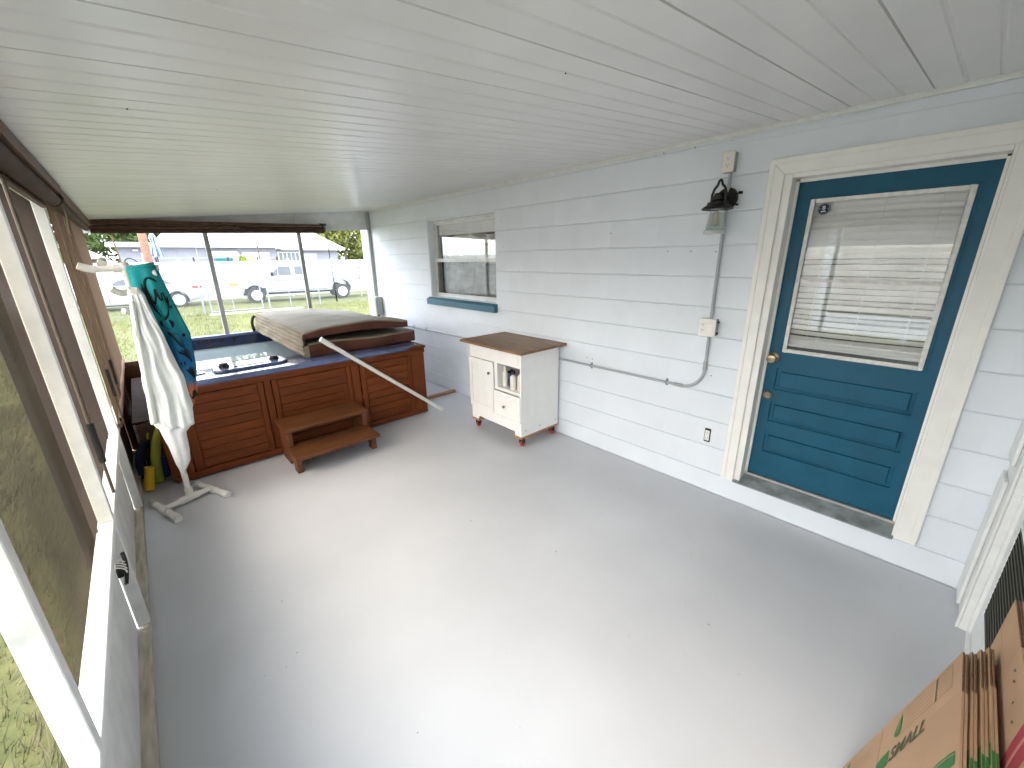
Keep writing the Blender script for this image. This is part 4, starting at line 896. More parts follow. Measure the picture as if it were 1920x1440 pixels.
# white towel: a gathered cloth bunched on a peg, twisting to a point
WL = [(0, -.035), (.05, -.046), (.28, -.078), (.55, -.100), (.68, -.108), (.70, -.085), (.83, -.060), (.93, -.050), (1, -.032)]
WR = [(0, .012), (.04, .036), (.22, .068), (.45, .115), (.62, .128), (.72, .092), (.75, .055), (.86, .048), (.93, .035), (1, -.018)]
def white_pt(th, v):
    z = 1.565 - v * 1.295; xl, xr = interp(WL, v), interp(WR, v); c, h = (xl + xr) / 2, (xr - xl) / 2
    a = th * 2 * math.pi; amp = .16 * min(1, v * 6) * (1 if v < .75 else .5)
    rip = 1 + amp * (math.sin(a * 7 + v * 3.0) * .6 + .4 * math.sin(a * 4 + 1 + v * 5)) 
    dy = min(.055, .5 * h + .014)
    return Vector((c + h * math.cos(a) * (1 + .25 * (rip - 1)), 3.515 + dy * math.sin(a) * rip - .0 * v, z + (.018 * math.cos(a * 2) if v < .06 else 0) + .02 * math.sin(a * 3) * (v > .68) * (v < .8)))
t = thing('white_towel', 'long white towel bunched on a peg in front of the teal towel', 'towel', (-.01, 3.52, 1.56))
mb = MB(); mb.grid(white_pt, 84, 90, wrap=True)
mb.face([white_pt(i / 84, 0) for i in range(84)]); mb.build('cloth', m_towelw, t, smooth=60)
def flap(u, v):
    z = 1.535 - v * .865; xl = interp([(0, -.030), (.3, -.066), (.7, -.092), (1, -.104)], v); xr = interp([(0, .020), (.3, .066), (.62, .112), (.9, .122), (1, .100)], v)
    x = xl + (xr - xl) * u; g = min(1, v * 3 + .15)
    y = 3.452 - g * (.013 * math.sin(u * 15 + v * 2.4) + .007 * math.sin(u * 27 - v * 5) + .010 * math.sin(u * math.pi))
    return Vector((x + .006 * math.sin(v * 17 + u * 3) * g, y, z - (.055 * (1 - abs(2 * u - 1.55)) if v > .9 else 0) * (v - .9) * 10 + .010 * math.sin(u * 10) * v))
MB().grid(flap, 72, 60).build('hanging_corner', m_towelw, t, thick=.006, smooth=60)
mb = MB(); mb.grid(lambda u, v: Vector((-.040 - .072 * v + (.016 + .016 * v) * u, 3.444 - .014 * math.sin(u * 3.1) - .004 * math.sin(v * 19), 1.50 - v * .80)), 10, 36); mb.build('hem_fold', M('towel_hem', (.70, .74, .68), .95, bump=.5, bscale=300), t, thick=.006)

# ---- pool noodles and bits in the corner
def noodle(lab, pts, r, mat):
    t = thing('pool_noodle', lab, 'pool noodle', pts[0], 'pool noodles leaning in the corner')
    p = bez(pts, 16); MB().tube(p, r, 16).build('foam', mat, t)
    d = (p[0] - p[1]).normalized(); MB().tube([p[0] + d * .0005, p[0] + d * .002], r * .28, 10).build('core', m_black, t)
noodle('lime green curved pool noodle standing by the tub corner', [(-.182, 4.11, .012), (-.185, 4.11, .14), (-.16, 4.13, .32), (-.085, 4.15, .44)], .034, m_lime)
noodle('short yellow pool noodle end nearest the camera', [(-.250, 4.0, .012), (-.243, 4.01, .06), (-.226, 4.02, .13), (-.213, 4.03, .19)], .032, m_yel)
noodle('dark blue curved pool noodle against the left wall', [(-.30 + .03, 4.3, .012), (-.285, 4.3, .12), (-.27, 4.32, .24), (-.20, 4.34, .29)], .032, m_navy)
noodle('short dark blue pool noodle beside the tub', [(-.137, 4.2, .012), (-.135, 4.2, .06), (-.125, 4.21, .12), (-.117, 4.22, .175)], .030, M('blue_foam', (.012, .045, .15), .8))
t = thing('thin_pole', 'thin dark pole with a pale tip standing among the pool noodles', 'pole', (-.20, 4.2, .0))
MB().tube([(-.21, 4.21, .001), (-.2, 4.2, .17), (-.182, 4.2, .36)], .006, 8).build('shaft', m_black, t); MB().tube([(-.182, 4.2, .36), (-.171, 4.2, .41)], .0075, 8).build('tip', m_lime, t)
t = thing('wooden_box', 'worn brown wooden box with an added dark cover, between the tub and the wall', 'box', (-.19, 4.6, 0))
MB().box(-.245, 4.50, .005, -.112, 4.52, .40).build('front_board', M('speckled_board', (.17, .115, .075), .8, var=.4, scale=30), t, bev=.003)
MB().box(-.245, 4.521, .005, -.225, 6.40, .40).build('side_board', m_brownp, t, bev=.003); MB().box(-.132, 4.521, .005, -.112, 6.40, .40).build('side_board', m_brownp, t, bev=.003)
MB().box(-.262, 4.535, .402, -.107, 6.42, .418).build('added_cover', m_shaded, t, bev=.003)  # box lengthened and covered in dark to hide the brightly lit corner floor

# ================================================================== FLATTENED MOVING BOXES
def flat_box(lab, P, L, Wd, lean, front, th=.006, grp=None):
    a = R(lean); d = Vector((0, math.sin(a), -math.cos(a))); e = Vector((-1, 0, 0)); nrm = d.cross(e).normalized()
    if nrm.y < 0: nrm = -nrm
    P = Vector(P); t = thing('flattened_box', lab, 'cardboard box', P + d * L, grp)
    def at(s, q, k=0): return P + d * s + e * q - nrm * k
    def slab(s0, s1, q0, q1, k0, k1, nm, m=m_card):
        b = MB(); vs = [b.bm.verts.new(at(s, q, k)) for s in (s0, s1) for q in (q0, q1) for k in (k0, k1)]
        for f in ((0, 1, 3, 2), (4, 6, 7, 5), (0, 4, 5, 1), (2, 3, 7, 6), (0, 2, 6, 4), (1, 5, 7, 3)): b.bm.faces.new([vs[i] for i in f])
        return b.build(nm, m, t, bev=.0008)
    fl = Wd / 4; cut = L * .605; w = .0025
    for k in range(2):
        o = k * (th + .001)
        slab(0, L, fl, Wd - fl, o, o + th, 'side_wall')
        for s0, s1 in ((0.002, cut - w), (cut + w, L - .002)):
            slab(s0, s1, .0, fl - .0008, o + .0005, o + th - .0005, 'flap'); slab(s0, s1, Wd - fl + .0008, Wd, o + .0005, o + th - .0005, 'flap')
        slab(.0005, .0015, .002, Wd - .002, o + .0012, o + th - .0012, 'flute_edge', m_cardd)
    return t, at, d, e, nrm
GRP = 'flattened moving boxes leaning behind the green printed one'
t, at, d, e, nrm = flat_box('flattened cardboard box reading SMALL in green at the front of the stack', (1.45, -.202, .695), .668, .61, 12, True)
mg = MB(); mo = MB(); K = -.0010
def line(b, p, q, w):
    p, q = Vector(p), Vector(q); n2 = Vector((-(q - p).y, (q - p).x)).normalized() * w
    b.face([at(*(x), K) for x in (p.to_2d() - n2 if len(p) > 2 else p - n2, p + n2, q + n2, q - n2)])
V2 = lambda a, b: Vector((a, b))
for p, q in ((V2(.04, .022), V2(.28, .022)), (V2(.04, .107), V2(.30, .107)), (V2(.04, .022), V2(.04, .107)), (V2(.113, .022), V2(.113, .107))): line(mo, p, q, .0009)
for k in range(1, 5): line(mo, V2(.125, .022 + k * .0172), V2(.275, .022 + k * .0172), .0006)
for k in range(6):
    for j in range(5): line(mo, V2(.052 + j * .011, .031 + k * .0125), V2(.060 + j * .011 - .001 * (k % 3), .031 + k * .0125), .0008)
line(mo, V2(.113, .022), V2(.113, .107), .0022)
mo.build('form_print', m_olive, t, smooth=0); mo = MB()
for k in range(3): line(mo, V2(.455, .050 + .014 * k), V2(.57, .050 + .014 * k), .0006)
mo.build('small_print', m_olive, t, smooth=0)
leaf = [(.284, .024), (.295, .040), (.309, .065), (.318, .085), (.316, .098), (.305, .104), (.292, .100), (.285, .088), (.283, .060)]
mg.face([at(s, q, K) for s, q in leaf]); mg.build('leaf_print', m_green, t, smooth=0); mg = MB()
mg.face([at(s, q, K) for s, q in [(.333, .132), (.352, .136), (.376, .140), (.394, .145), (.399, .152), (.396, .166), (.388, .178), (.372, .186), (.350, .187), (.332, .185), (.330, .160)]]); mg.build('emblem_print', m_green, t, smooth=0); mg = MB()
mg.face([at(s, q, K) for s, q in [(.60, .020), (.612, .026), (.628, .045), (.634, .062), (.622, .066), (.605, .058), (.598, .040)]]); mg.build('leaf_print', m_green, t, smooth=0); mg = MB()
o_, i_ = [], []
for k in range(13):
    u = k / 12; s = -.0 + .30 * u; o_.append((s + .012, .335 - .018 * math.sin(u * 3.0) + .16 * u * u)); i_.append((s + .012, .372 - .012 * math.sin(u * 3) + .17 * u * u))
for k in range(12): mg.face([at(*o_[k], K), at(*o_[k + 1], K), at(*i_[k + 1], K), at(*i_[k], K)])
mg.build('green_print', m_green, t, smooth=0)
mw = MB()
for k in range(4):
    line(mw, V2(.345 + .012 * k, .146), V2(.342 + .014 * k, .178), .0008)
for k in range(3): line(mw, V2(.336, .150 + .011 * k), V2(.388, .152 + .011 * k), .0008)
K = -.0016; line(mw, V2(.291, .060), V2(.304, .092), .001)
for k in range(12): mw.face([at(o_[k][0], o_[k][1] + .008, K), at(o_[k + 1][0], o_[k + 1][1] + .008, K), at(o_[k + 1][0], o_[k + 1][1] + .0105, K), at(o_[k][0], o_[k][1] + .0105, K)])
mw.build('emblem_line', m_card, t, smooth=0)
text_mesh(.176, 'SMALL', .05, at(.326, .1815), -d, -e, nrm, m_olive, 'size_lettering', t, shear=.28, bold=.0014)
for k, (px, py, pz, lab) in enumerate(((1.474, -.219, .690, 'second'), (1.505, -.236, .688, 'third'), (1.528, -.2505, .690, 'fourth'))):
    t, at, d, e, nrm = flat_box('flattened cardboard box edge on, %s from the front of the leaning stack' % lab, (px, py, pz), .668, .61, 11.6 - .5 * k, False, th=.0055, grp=GRP)
    b = MB(); b.face([at(s, q, -.001) for s, q in ((.0, .34), (.25, .36), (.25, .42), (.0, .40))]); b.build('green_print', m_green, t, smooth=0)
    b = MB(); b.face([at(-.0006, q, kk) for q, kk in ((.36, .0004), (.50, .0004), (.50, .0050), (.36, .0050))]); b.face([at(-.0006, q, kk) for q, kk in ((.36, .0069), (.50, .0069), (.50, .0115), (.36, .0115))]); b.build('green_edge_print', m_green, t, smooth=0)
t, at, d, e, nrm = flat_box('larger flattened cardboard box with a curved red band standing behind the stack', (1.636, -.276, .80), .80, .86, 1.6, False)
b = MB(); b2 = MB(); P = []
for k in range(15):
    u = k / 14; P.append((.0 + .34 * u, .455 + .06 * u * u - .015 * math.sin(u * 3.1)))
for k in range(14):
    (s0, q0), (s1, q1) = P[k], P[k + 1]
    b.face([at(s0, q0, -.001), at(s1, q1, -.001), at(s1, q1 + .085, -.001), at(s0, q0 + .085, -.001)])
    b2.face([at(s0, q0 + .034, -.0016), at(s1, q1 + .034, -.0016), at(s1, q1 + .046, -.0016), at(s0, q0 + .046, -.0016)])
b.build('red_print', m_redp, t, smooth=0); b2.build('band_line', M('pink_line', (.46, .16, .15), .7), t, smooth=0)
b = MB()
for s, q, l in ((.035, .255, .02), (.045, .283, .02), (.06, .343, .012), (.072, .39, .016)): b.face([at(s + .004, q, -.001), at(s + .010, q + .004, -.001), at(s - .002, q + l, -.001), at(s - .007, q + l - .003, -.001)])
b.build('scuff', m_olive, t, smooth=0)
b = MB(); K = -.001
for p, q in ((V2(.10, .02), V2(.10, .10)), (V2(.10, .10), V2(.16, .135)), (V2(.04, .02), V2(.10, .02))): line(b, p, q, .0008)
b.build('form_print', m_olive, t, smooth=0)
flat_box('largest flattened cardboard box at the back against the screen door', (1.70, -.302, .835), .82, .9, .5, False)

# ================================================================== YARD: fence, vehicles, neighbours
CFY = 19.68
t = thing('chain_link_fence', 'galvanised chain link fence with two gates across the lawn', 'fence', (3, CFY, G))
FT = .93
posts = [(-7.2, .03), (-4.6, .03), (-2.0, .03), (1.80, .035), (2.03, .028), (3.80, .028), (4.06, .035), (4.88, .02), (6.1, .03), (8.6, .03), (11.2, .03), (13.8, .03)]
for x, r in posts:
    MB().tube([(x, CFY, G), (x, CFY, FT + .03)], r, 8).build('post', m_galv, t)
    MB().lathe([(r * 1.15, 0), (r, .02), (0, .04)], (x, CFY, FT + .03), None, 8).build('post_cap', m_galv, t)
MB().tube([(-7.2, CFY, FT), (1.80, CFY, FT)], .021, 8).build('top_rail', m_galv, t); MB().tube([(4.06, CFY, FT), (13.8, CFY, FT)], .021, 8).build('top_rail', m_galv, t)
gt = MB().tube([(2.03, CFY, FT - .02), (3.80, CFY, FT - .02)], .019, 8).tube([(2.03, CFY, G + .08), (3.80, CFY, G + .08)], .019, 8).tube([(2.78, CFY, G + .08), (2.78, CFY, FT - .02)], .015, 8).build('gate', m_galv, t)
MB().box(1.79, CFY - .04, .70, 2.05, CFY + .0, .74).build('gate_latch', m_galv, gt, bev=.004)
mb = MB(); H = FT - G - .03; pitch = .078
k = -7.2 - H
while k < 13.8:
    for sg in (1, -1):
        xa, xb = (k, k + H) if sg > 0 else (k + H, k); za, zb = G + .02, FT - .01
        pa, pb = Vector((xa, CFY + .012 * sg, za)), Vector((xb, CFY + .012 * sg, zb))
        mb.tube([pa, pb], .0023, 3, caps=False)
    k += pitch
o = mb.build('chain_mesh', m_galv, t, smooth=0); o['kind'] = 'stuff'
# white vinyl privacy fence
VY = 26.2
t = thing('vinyl_fence', 'tall white vinyl privacy fence behind the parked vehicles', 'fence', (4, VY, G))
xs = [-7.87 + 2.43 * k for k in range(11)]
for x in xs:
    MB().box(x - .065, VY - .065, G, x + .065, VY + .065, 1.76).build('post', m_vfence, t, bev=.008)
    MB().lathe([(.10, 0), (.10, .02), (.0, .07)], (x, VY, 1.762), Matrix.Rotation(R(45), 3, 'Z'), 4).build('post_cap', m_vfence, t, smooth=0)
for a, b in zip(xs, xs[1:]):
    MB().box(a + .066, VY - .025, 1.56, b - .066, VY + .025, 1.70).build('top_rail', m_vfence, t, bev=.006); MB().box(a + .066, VY - .025, G + .05, b - .066, VY + .025, G + .2).build('bottom_rail', m_vfence, t, bev=.006)
    n = 14; wv = (b - a - .132) / n
    me, c = MB().box(0, VY - .012, G + .201, wv - .008, VY + .012, 1.559).mesh('board', m_vfence, bev=.006, smooth=0)
    for k in range(n): inst('board', me, t, Vector((a + .066 + k * wv + wv / 2, c.y, c.z)))

t = thing('vinyl_fence', 'white vinyl privacy fence along the left side of the yard', 'fence', (-6.6, 6, G))
ys = [-9.0 + 2.43 * k for k in range(15)]
for y in ys: MB().box(-6.665, y - .065, G, -6.535, y + .065, 1.86).build('post', m_cab, t, bev=.008)
me, c = MB().box(-6.612, 0, G + .1, -6.588, .157, 1.80).mesh('board', m_cab, bev=.006, smooth=0)
for a, b in zip(ys, ys[1:]):
    for k in range(14): inst('board', me, t, Vector((c.x, a + .07 + k * .164 + .08, c.z)))
    MB().box(-6.63, a + .066, 1.801, -6.57, b - .066, 1.88).build('top_rail', m_cab, t, bev=.006)
t = thing('garage', 'plain grey garage beyond the left yard fence', 'garage', (-13, 0, G))
MB().box(-17, -6, G, -13, 9, 2.7).build('wall', m_hwall, t, smooth=0); MB().prism([(-17.4, 2.65), (-12.6, 2.65), (-15, 3.6)], lambda u, v, q: (u, q, v), -6.4, 9.4).build('roof', M('garage_roof', (.30, .30, .30), .8, var=.1), t, smooth=0)
def wheel(par, c, r, wd, rim_r, spokes, name='wheel', dark_hub=False):
    c = Vector(c); T = Matrix(((1, 0, 0), (0, 0, -1), (0, 1, 0)))
    wh = MB().lathe([(rim_r, -wd / 2), (r * .93, -wd / 2), (r, -wd / 2 + .04), (r, wd / 2 - .04), (r * .93, wd / 2), (rim_r, wd / 2)], c, T, 30).build(name, m_tyre, par)
    b = MB().lathe([(rim_r * 1.02, wd / 2 + .005), (rim_r * .93, wd / 2 + .008), (rim_r * .88, wd / 2 - .03), (rim_r * .3, wd / 2 - (.02 if not dark_hub else .06)), (rim_r * .28, wd / 2 + .03), (0, wd / 2 + .03)] if spokes == 0 else [(rim_r * 1.02, wd / 2 + .005), (rim_r * .9, wd / 2 + .008), (rim_r * .86, wd / 2 - .03)], c, T, 30)
    if spokes:
        for k in range(spokes):
            a = 2 * math.pi * k / spokes; dx, dz = math.cos(a), math.sin(a)
            for s in (-.11, .11):
                p = c + Vector((dx * .05 - dz * s * .3, -wd / 2 - .006, dz * .05 + dx * s * .3)); q = c + Vector((dx * rim_r * .93 - dz * s * rim_r, -wd / 2 - .0, dz * rim_r * .93 + dx * s * rim_r)); b.tube([p, q], rim_r * .055, 6)
        b.lathe([(rim_r * .2, wd / 2 - .02), (rim_r * .2, wd / 2 + .012), (0, wd / 2 + .012)], c, T, 14)
    b.build('rim', m_rim if spokes else m_white, wh)
    if not spokes:
        h = MB()
        for k in range(8):
            a = 2 * math.pi * k / 8; h.lathe([(rim_r * .1, wd / 2 - .028), (0, wd / 2 - .027)], c + Vector((math.cos(a) * rim_r * .66, 0, math.sin(a) * rim_r * .66)), T, 8)
        h.build('rim_hole', m_black, wh)
    return wh
# ---- white pickup (side view, nose to the left); local: u along, w across, z up
TRX, TRY, TRA = 3.13, 23.1, math.atan2(22.39 - 23.53, 8.11 - 4.32) * .62
t = thing('pickup_truck', 'older white extended cab pickup truck parked on the grass', 'pickup truck', (TRX, TRY, G)); 
Tt = Matrix.Translation((TRX, TRY, G)) @ Matrix.Rotation(TRA, 4, 'Z')
def archp(cx_, r, z0, n=12): return [(cx_ + r * math.cos(math.pi - math.pi * i / n), z0 + r * math.sin(math.pi - math.pi * i / n)) for i in range(n + 1)]
fw1, fw2, wr = 1.13, 5.02, .385
low = [(.12, .62), (.10, 1.0), (.16, 1.10), (.9, 1.17), (1.42, 1.22), (3.62, 1.24), (3.64, 1.24), (5.96, 1.24), (5.99, 1.20), (5.99, .66), (5.6, .58)] + archp(fw2, .47, .50)[::-1] + [(4.45, .48), (1.72, .48)] + archp(fw1, .47, .48)[::-1] + [(.5, .55)]
MB().prism(low, lambda u, v, q: Tt @ Vector((u, q, v)), -.0, 1.96).build('body', m_carw, t, bev=.03, seg=2, smooth=30)
cab_b = [(1.46, 1.21), (2.05, 1.74), (2.25, 1.80), (3.35, 1.80), (3.50, 1.73), (3.62, 1.21)]
mb = MB(); b_ = mb.bm; ra = []
for q, tp in ((.02, 0), (.20, 1), (1.76, 1), (1.94, 0)):
    pass
va = [b_.verts.new(Tt @ Vector((u, .03 + (v - 1.21) * .24, v))) for u, v in cab_b]; vb = [b_.verts.new(Tt @ Vector((u, 1.93 - (v - 1.21) * .24, v))) for u, v in cab_b]
b_.faces.new(va); b_.faces.new(vb[::-1])
for i in range(6): b_.faces.new((va[i], vb[i], vb[(i + 1) % 6], va[(i + 1) % 6]))
mb.build('cab', m_carw, t, bev=.035, seg=2)
def side_win(poly, nm, mat=m_cglass, o=.012, par=None, T=Tt, y0=.03, zb=1.21, k=.24):
    b = MB(); b.prism(poly, lambda u, v, q: T @ Vector((u, y0 + (v - zb) * k - q, v)), -.004, o); return b.build(nm, mat, par or t, smooth=0)
side_win([(1.90, 1.27), (1.93, 1.33), (2.19, 1.67), (2.17, 1.27)], 'vent_window'); side_win([(2.20, 1.27), (2.22, 1.69), (2.74, 1.69), (2.76, 1.27)], 'side_window'); side_win([(2.94, 1.30), (2.92, 1.69), (3.30, 1.69), (3.38, 1.30)], 'rear_side_window')
MB().prism([(1.50, 1.245), (2.05, 1.735), (2.04, 1.745), (1.488, 1.255)], lambda u, v, q: Tt @ Vector((u, q, v)), .20, 1.76).build('windshield', m_cglass, t, smooth=0)
b = MB()
for u0, z0, z1 in ((1.80, .55, 1.20), (2.86, .55, 1.70), (3.66, .55, 1.22)): b.box(u0, -.004, z0, u0 + .014, .002, z1, Tt)
b.box(1.75, -.004, .545, 4.3, .002, .56, Tt); b.build('panel_gap', m_dark, t, smooth=0)
MB().box(1.75, -.012, .74, 4.5, .0, .765, Tt).build('side_moulding', m_alu, t, bev=.004)
MB().box(3.72, -.006, 1.235, 5.9, .06, 1.262, Tt).build('bed_rail', m_greybox, t, bev=.006)
MB().box(.0, -.02, .58, .14, 1.98, .76, Tt).build('front_bumper', m_alu, t, bev=.03, seg=2); MB().box(.12, -.012, .70, .64, .004, .75, Tt).build('bumper_wrap', m_alu, t, bev=.008)
MB().box(.10, -.008, .86, .48, .10, .985, Tt).build('turn_signal', m_orange, t, bev=.01)
b = MB()
for k in range(4): b.box(.06, .0, .87 + .055 * k, .105, .7, .895 + .055 * k, Tt)
b.build('grille', m_galv, t, bev=.004)
MB().box(5.93, -.01, .95, 6.0, .10, 1.2, Tt).build('tail_light', m_redl, t, bev=.01)
MB().box(5.96, -.02, .60, 6.12, 1.98, .74, Tt).build('rear_bumper', m_alu, t, bev=.025, seg=2)
MB().box(4.3, -.006, .85, 4.62, .003, 1.1, Tt).build('fuel_door', m_carw, t, bev=.004)
b = MB().box(1.86, -.16, 1.26, 1.98, -.10, 1.44, Tt); b.tube([Tt @ Vector((1.92, -.12, 1.33)), Tt @ Vector((1.98, .02, 1.28))], .012, 6); b.build('mirror', m_black, t, bev=.01)
MB().box(2.58, -.02, 1.06, 2.74, .004, 1.10, Tt).build('door_handle', m_black, t, bev=.006); MB().box(1.45, -.008, 1.02, 1.66, .002, 1.06, Tt).build('badge', m_alu, t, bev=.003)
MB().box(.6, .25, .38, 5.5, 1.7, .62, Tt).build('underbody', m_dark, t, smooth=0)
for u in (fw1, fw2):
    for q in (.13, 1.82): wheel(t, Tt @ Vector((u, q, wr)), wr, .26, .225, 0, dark_hub=True)
MB().box(1.95, .3, 1.26, 2.4, 1.6, 1.6, Tt).build('seat', m_dark, t, bev=.05)
# ---- white sedan, tail to the right
t = thing('white_car', 'white sedan parked on the grass left of the pickup truck', 'car', (-2.35, 23.9, G))
Tc = Matrix.Translation((-2.45, 23.75, G))
low = [(.05, .35), (.0, .55), (.06, .72), (.5, .84), (1.2, .95), (2.4, .98), (3.8, 1.0), (4.55, 1.0), (4.75, .93), (4.80, .62), (4.74, .36), (4.35, .30)] + archp(3.80, .37, .33)[::-1] + [(3.4, .25), (1.35, .25)] + archp(.95, .37, .33)[::-1] + [(.5, .28)]
MB().prism(low, lambda u, v, q: Tc @ Vector((u, q, v)), 0, 1.82).build('body', m_carw, t, bev=.06, seg=3, smooth=30)
cb_ = [(1.15, .94), (1.75, 1.26), (2.2, 1.42), (2.7, 1.46), (3.2, 1.42), (3.75, 1.26), (4.35, .99)]
mb = MB(); b_ = mb.bm
va = [b_.verts.new(Tc @ Vector((u, .05 + (v - .94) * .5, v))) for u, v in cb_]; vb = [b_.verts.new(Tc @ Vector((u, 1.77 - (v - .94) * .5, v))) for u, v in cb_]
b_.faces.new(va); b_.faces.new(vb[::-1])
for i in range(len(cb_)): b_.faces.new((va[i], vb[i], vb[(i + 1) % len(cb_)], va[(i + 1) % len(cb_)]))
mb.build('cabin', m_carw, t, bev=.05, seg=2)
for poly, nm in (([(1.62, 1.02), (1.95, 1.24), (2.55, 1.38), (2.55, 1.02)], 'front_side_window'), ([(2.62, 1.02), (2.62, 1.385), (3.05, 1.36), (3.3, 1.28), (3.3, 1.02)], 'rear_side_window'), ([(3.36, 1.02), (3.36, 1.265), (3.72, 1.06), (3.66, 1.02)], 'quarter_window')):
    side_win(poly, nm, T=Tc, y0=.05, zb=.94, k=.5)
b = MB()
for u0 in (1.55, 2.58, 3.42): b.box(u0, -.004, .34, u0 + .014, .003, .98, Tc)
b.build('panel_gap', m_dark, t, smooth=0)
MB().prism([(3.80, 1.255), (4.34, 1.005), (4.34, .995), (3.80, 1.24)], lambda u, v, q: Tc @ Vector((u, q, v + .012)), .28, 1.54).build('rear_glass', m_cglass, t, smooth=0)
MB().box(4.36, -.006, .80, 4.74, .12, .93, Tc).build('tail_light', m_redl, t, bev=.02)
MB().box(.9, .3, .2, 4.2, 1.5, .4, Tc).build('underbody', m_dark, t, smooth=0)
MB().box(1.62, -.15, .98, 1.8, -.03, 1.12, Tc).build('mirror', m_carw, t, bev=.03, seg=2)
for u in (.95, 3.80):
    for q in (.10, 1.72): wheel(t, Tc @ Vector((u, q, .33)), .33, .22, .235, 10)

# ---- neighbouring house
HY = 34.0
t = thing('neighbour_house', 'low lavender grey neighbouring house with a white roof beyond the fence', 'house', (5, HY, G))
MB().box(-.3, HY, G, 8.05, HY + 7, 2.60).build('wall', m_hwall, t, smooth=0); MB().box(8.06, HY + .2, G, 12.45, HY + 7, 2.5).build('wall', m_hwall, t, smooth=0)
b = MB().box(-.75, HY - .5, 2.58, 8.3, HY - .42, 2.80); b.box(-.75, HY - .42, 2.58, -.69, HY + 6, 2.8); b.build('fascia', m_hroof, t, smooth=0)
MB().prism([(HY - .41, 2.72), (HY - .41, 2.79), (HY + 7, 3.1), (HY + 7, 2.9)], lambda u, v, q: (q, u, v), -.74, 2.2).build('roof', m_hroof, t, smooth=0)
mb = MB(); rg = [(1.5, 2.79, HY - .40), (8.3, 2.79, HY - .40), (8.3, 4.7, HY + 5.0), (3.2, 4.7, HY + 5.0)]
mb.face([(x, y, z) for x, z, y in rg]); mb.face([(1.5, HY - .40, 2.79), (3.2, HY + 5.0, 4.7), (1.5, HY + 7, 2.9)]); rf = mb.build('roof', m_hroof, t, thick=.06, smooth=0)
mb = MB().face([(8.05, HY - .2, 2.52), (12.95, HY - .2, 2.52), (11.4, HY + 4.5, 4.3), (8.05, HY + 4.5, 4.3)]).face([(12.95, HY - .2, 2.52), (12.95, HY + 7, 2.52), (11.4, HY + 4.5, 4.3)]); mb.build('roof', m_hroof, t, thick=.08, smooth=0)
MB().box(8.32, HY - .22, 2.42, 12.9, HY - .16, 2.53).build('fascia', m_hroof, t, smooth=0)
dr = MB().box(4.35, HY - .05, G, 5.25, HY - .002, 2.02).build('door', M('house_teal', (.01, .22, .22), .5), t, smooth=0)
MB().box(5.3, HY - .05, G, 5.7, HY - .002, 2.02).build('door_panel', m_greybox, t, smooth=0)
MB().prism([(HY - 1.0, 2.10), (HY - .003, 2.44), (HY - .003, 2.36), (HY - 1.0, 1.98)], lambda u, v, q: (q, u, v), 4.15, 5.6).build('awning', m_hroof, t, smooth=0)
def hwin(x0, x1, z0, z1, y, mat=m_hdark, panes=2):
    f = MB().box(x0 - .07, y - .06, z0 - .07, x1 + .07, y - .002, z1 + .07).build('window', m_vfence, t, smooth=0)
    wv = (x1 - x0) / panes
    for k in range(panes): MB().box(x0 + k * wv + .03, y - .07, z0, x0 + (k + 1) * wv - .03, y - .061, z1).build('pane', mat, f, smooth=0)
m_wb = M('blind_window', (.62, .63, .63), .4)
hwin(6.0, 7.5, 1.2, 2.2, HY, m_wb, 3); hwin(9.95, 10.75, 1.3, 2.1, HY + .2, m_wb, 1); hwin(.75, 1.15, 1.55, 2.15, HY, m_hdark, 2); hwin(8.2, 9.6, .8, 2.25, HY + .2, m_hdark, 5)
b = MB()
for x in (.95, 3.4, 4.2): b.box(x, HY - .03, 1.2, x + .05, HY - .003, 2.58)
b.build('downspout', m_hroof, t, smooth=0)
MB().box(.35, HY - .2, 2.35, .6, HY - .004, 2.45).build('wall_light', m_vfence, t, bev=.02)
MB().box(6.75, HY + 2.2, 3.65, 7.05, HY + 2.5, 4.05).build('chimney', M('red_chimney', (.55, .10, .07), .8), t, smooth=0)
b = MB()
for x in (2.9, 5.6, 8.9): b.lathe([(.28, 0), (.2, .1), (0, .14)], (x, HY + 2.4, 3.82), None, 10)
b.build('roof_vent', M('vent_grey', (.42, .42, .36), .8), t)
t = thing('deck_railing', 'thin dark deck railing just above the white vinyl fence', 'railing', (4, 31, G))
MB().tube([(-.3, 31, 1.92), (7.3, 31, 1.90)], .025, 6).build('top_rail', m_galv, t)
for x in (-.3, 1.2, 2.9, 4.6, 6.2, 7.3): MB().box(x - .04, 30.96, G, x + .04, 31.04, 1.95).build('post', m_shaded, t, bev=.005)
t = thing('second_house', 'small tan roofed house half hidden by trees at far left', 'house', (-3, 40, G))
MB().box(-6, 40, G, -1.3, 45, 2.0).build('wall', M('tan_wall', (.40, .37, .32), .8), t, smooth=0); MB().prism([(-6.4, 1.95), (-.9, 1.95), (-2.4, 2.9), (-5, 2.9)], lambda u, v, q: (u, q, v), 39.6, 45.4).build('roof', M('tan_roof', (.46, .43, .38), .8, var=.1), t, smooth=0)
t = thing('wooden_post', 'reddish brown wooden pole rising behind the white fence', 'pole', (.93, 28.2, G))
MB().tube([(.80, 28.2, G), (.80, 28.2, 5.6)], [.20, .16], 14).build('trunk', m_pole, t)
t = thing('patio_umbrella', 'closed blue and white striped patio umbrella beside the wooden pole', 'umbrella', (1.3, 29.5, G))
UX, UY = 1.23, 29.5
MB().tube([(UX - .02, UY, G), (UX, UY, 3.25)], .025, 8).build('mast', m_shaded, t)
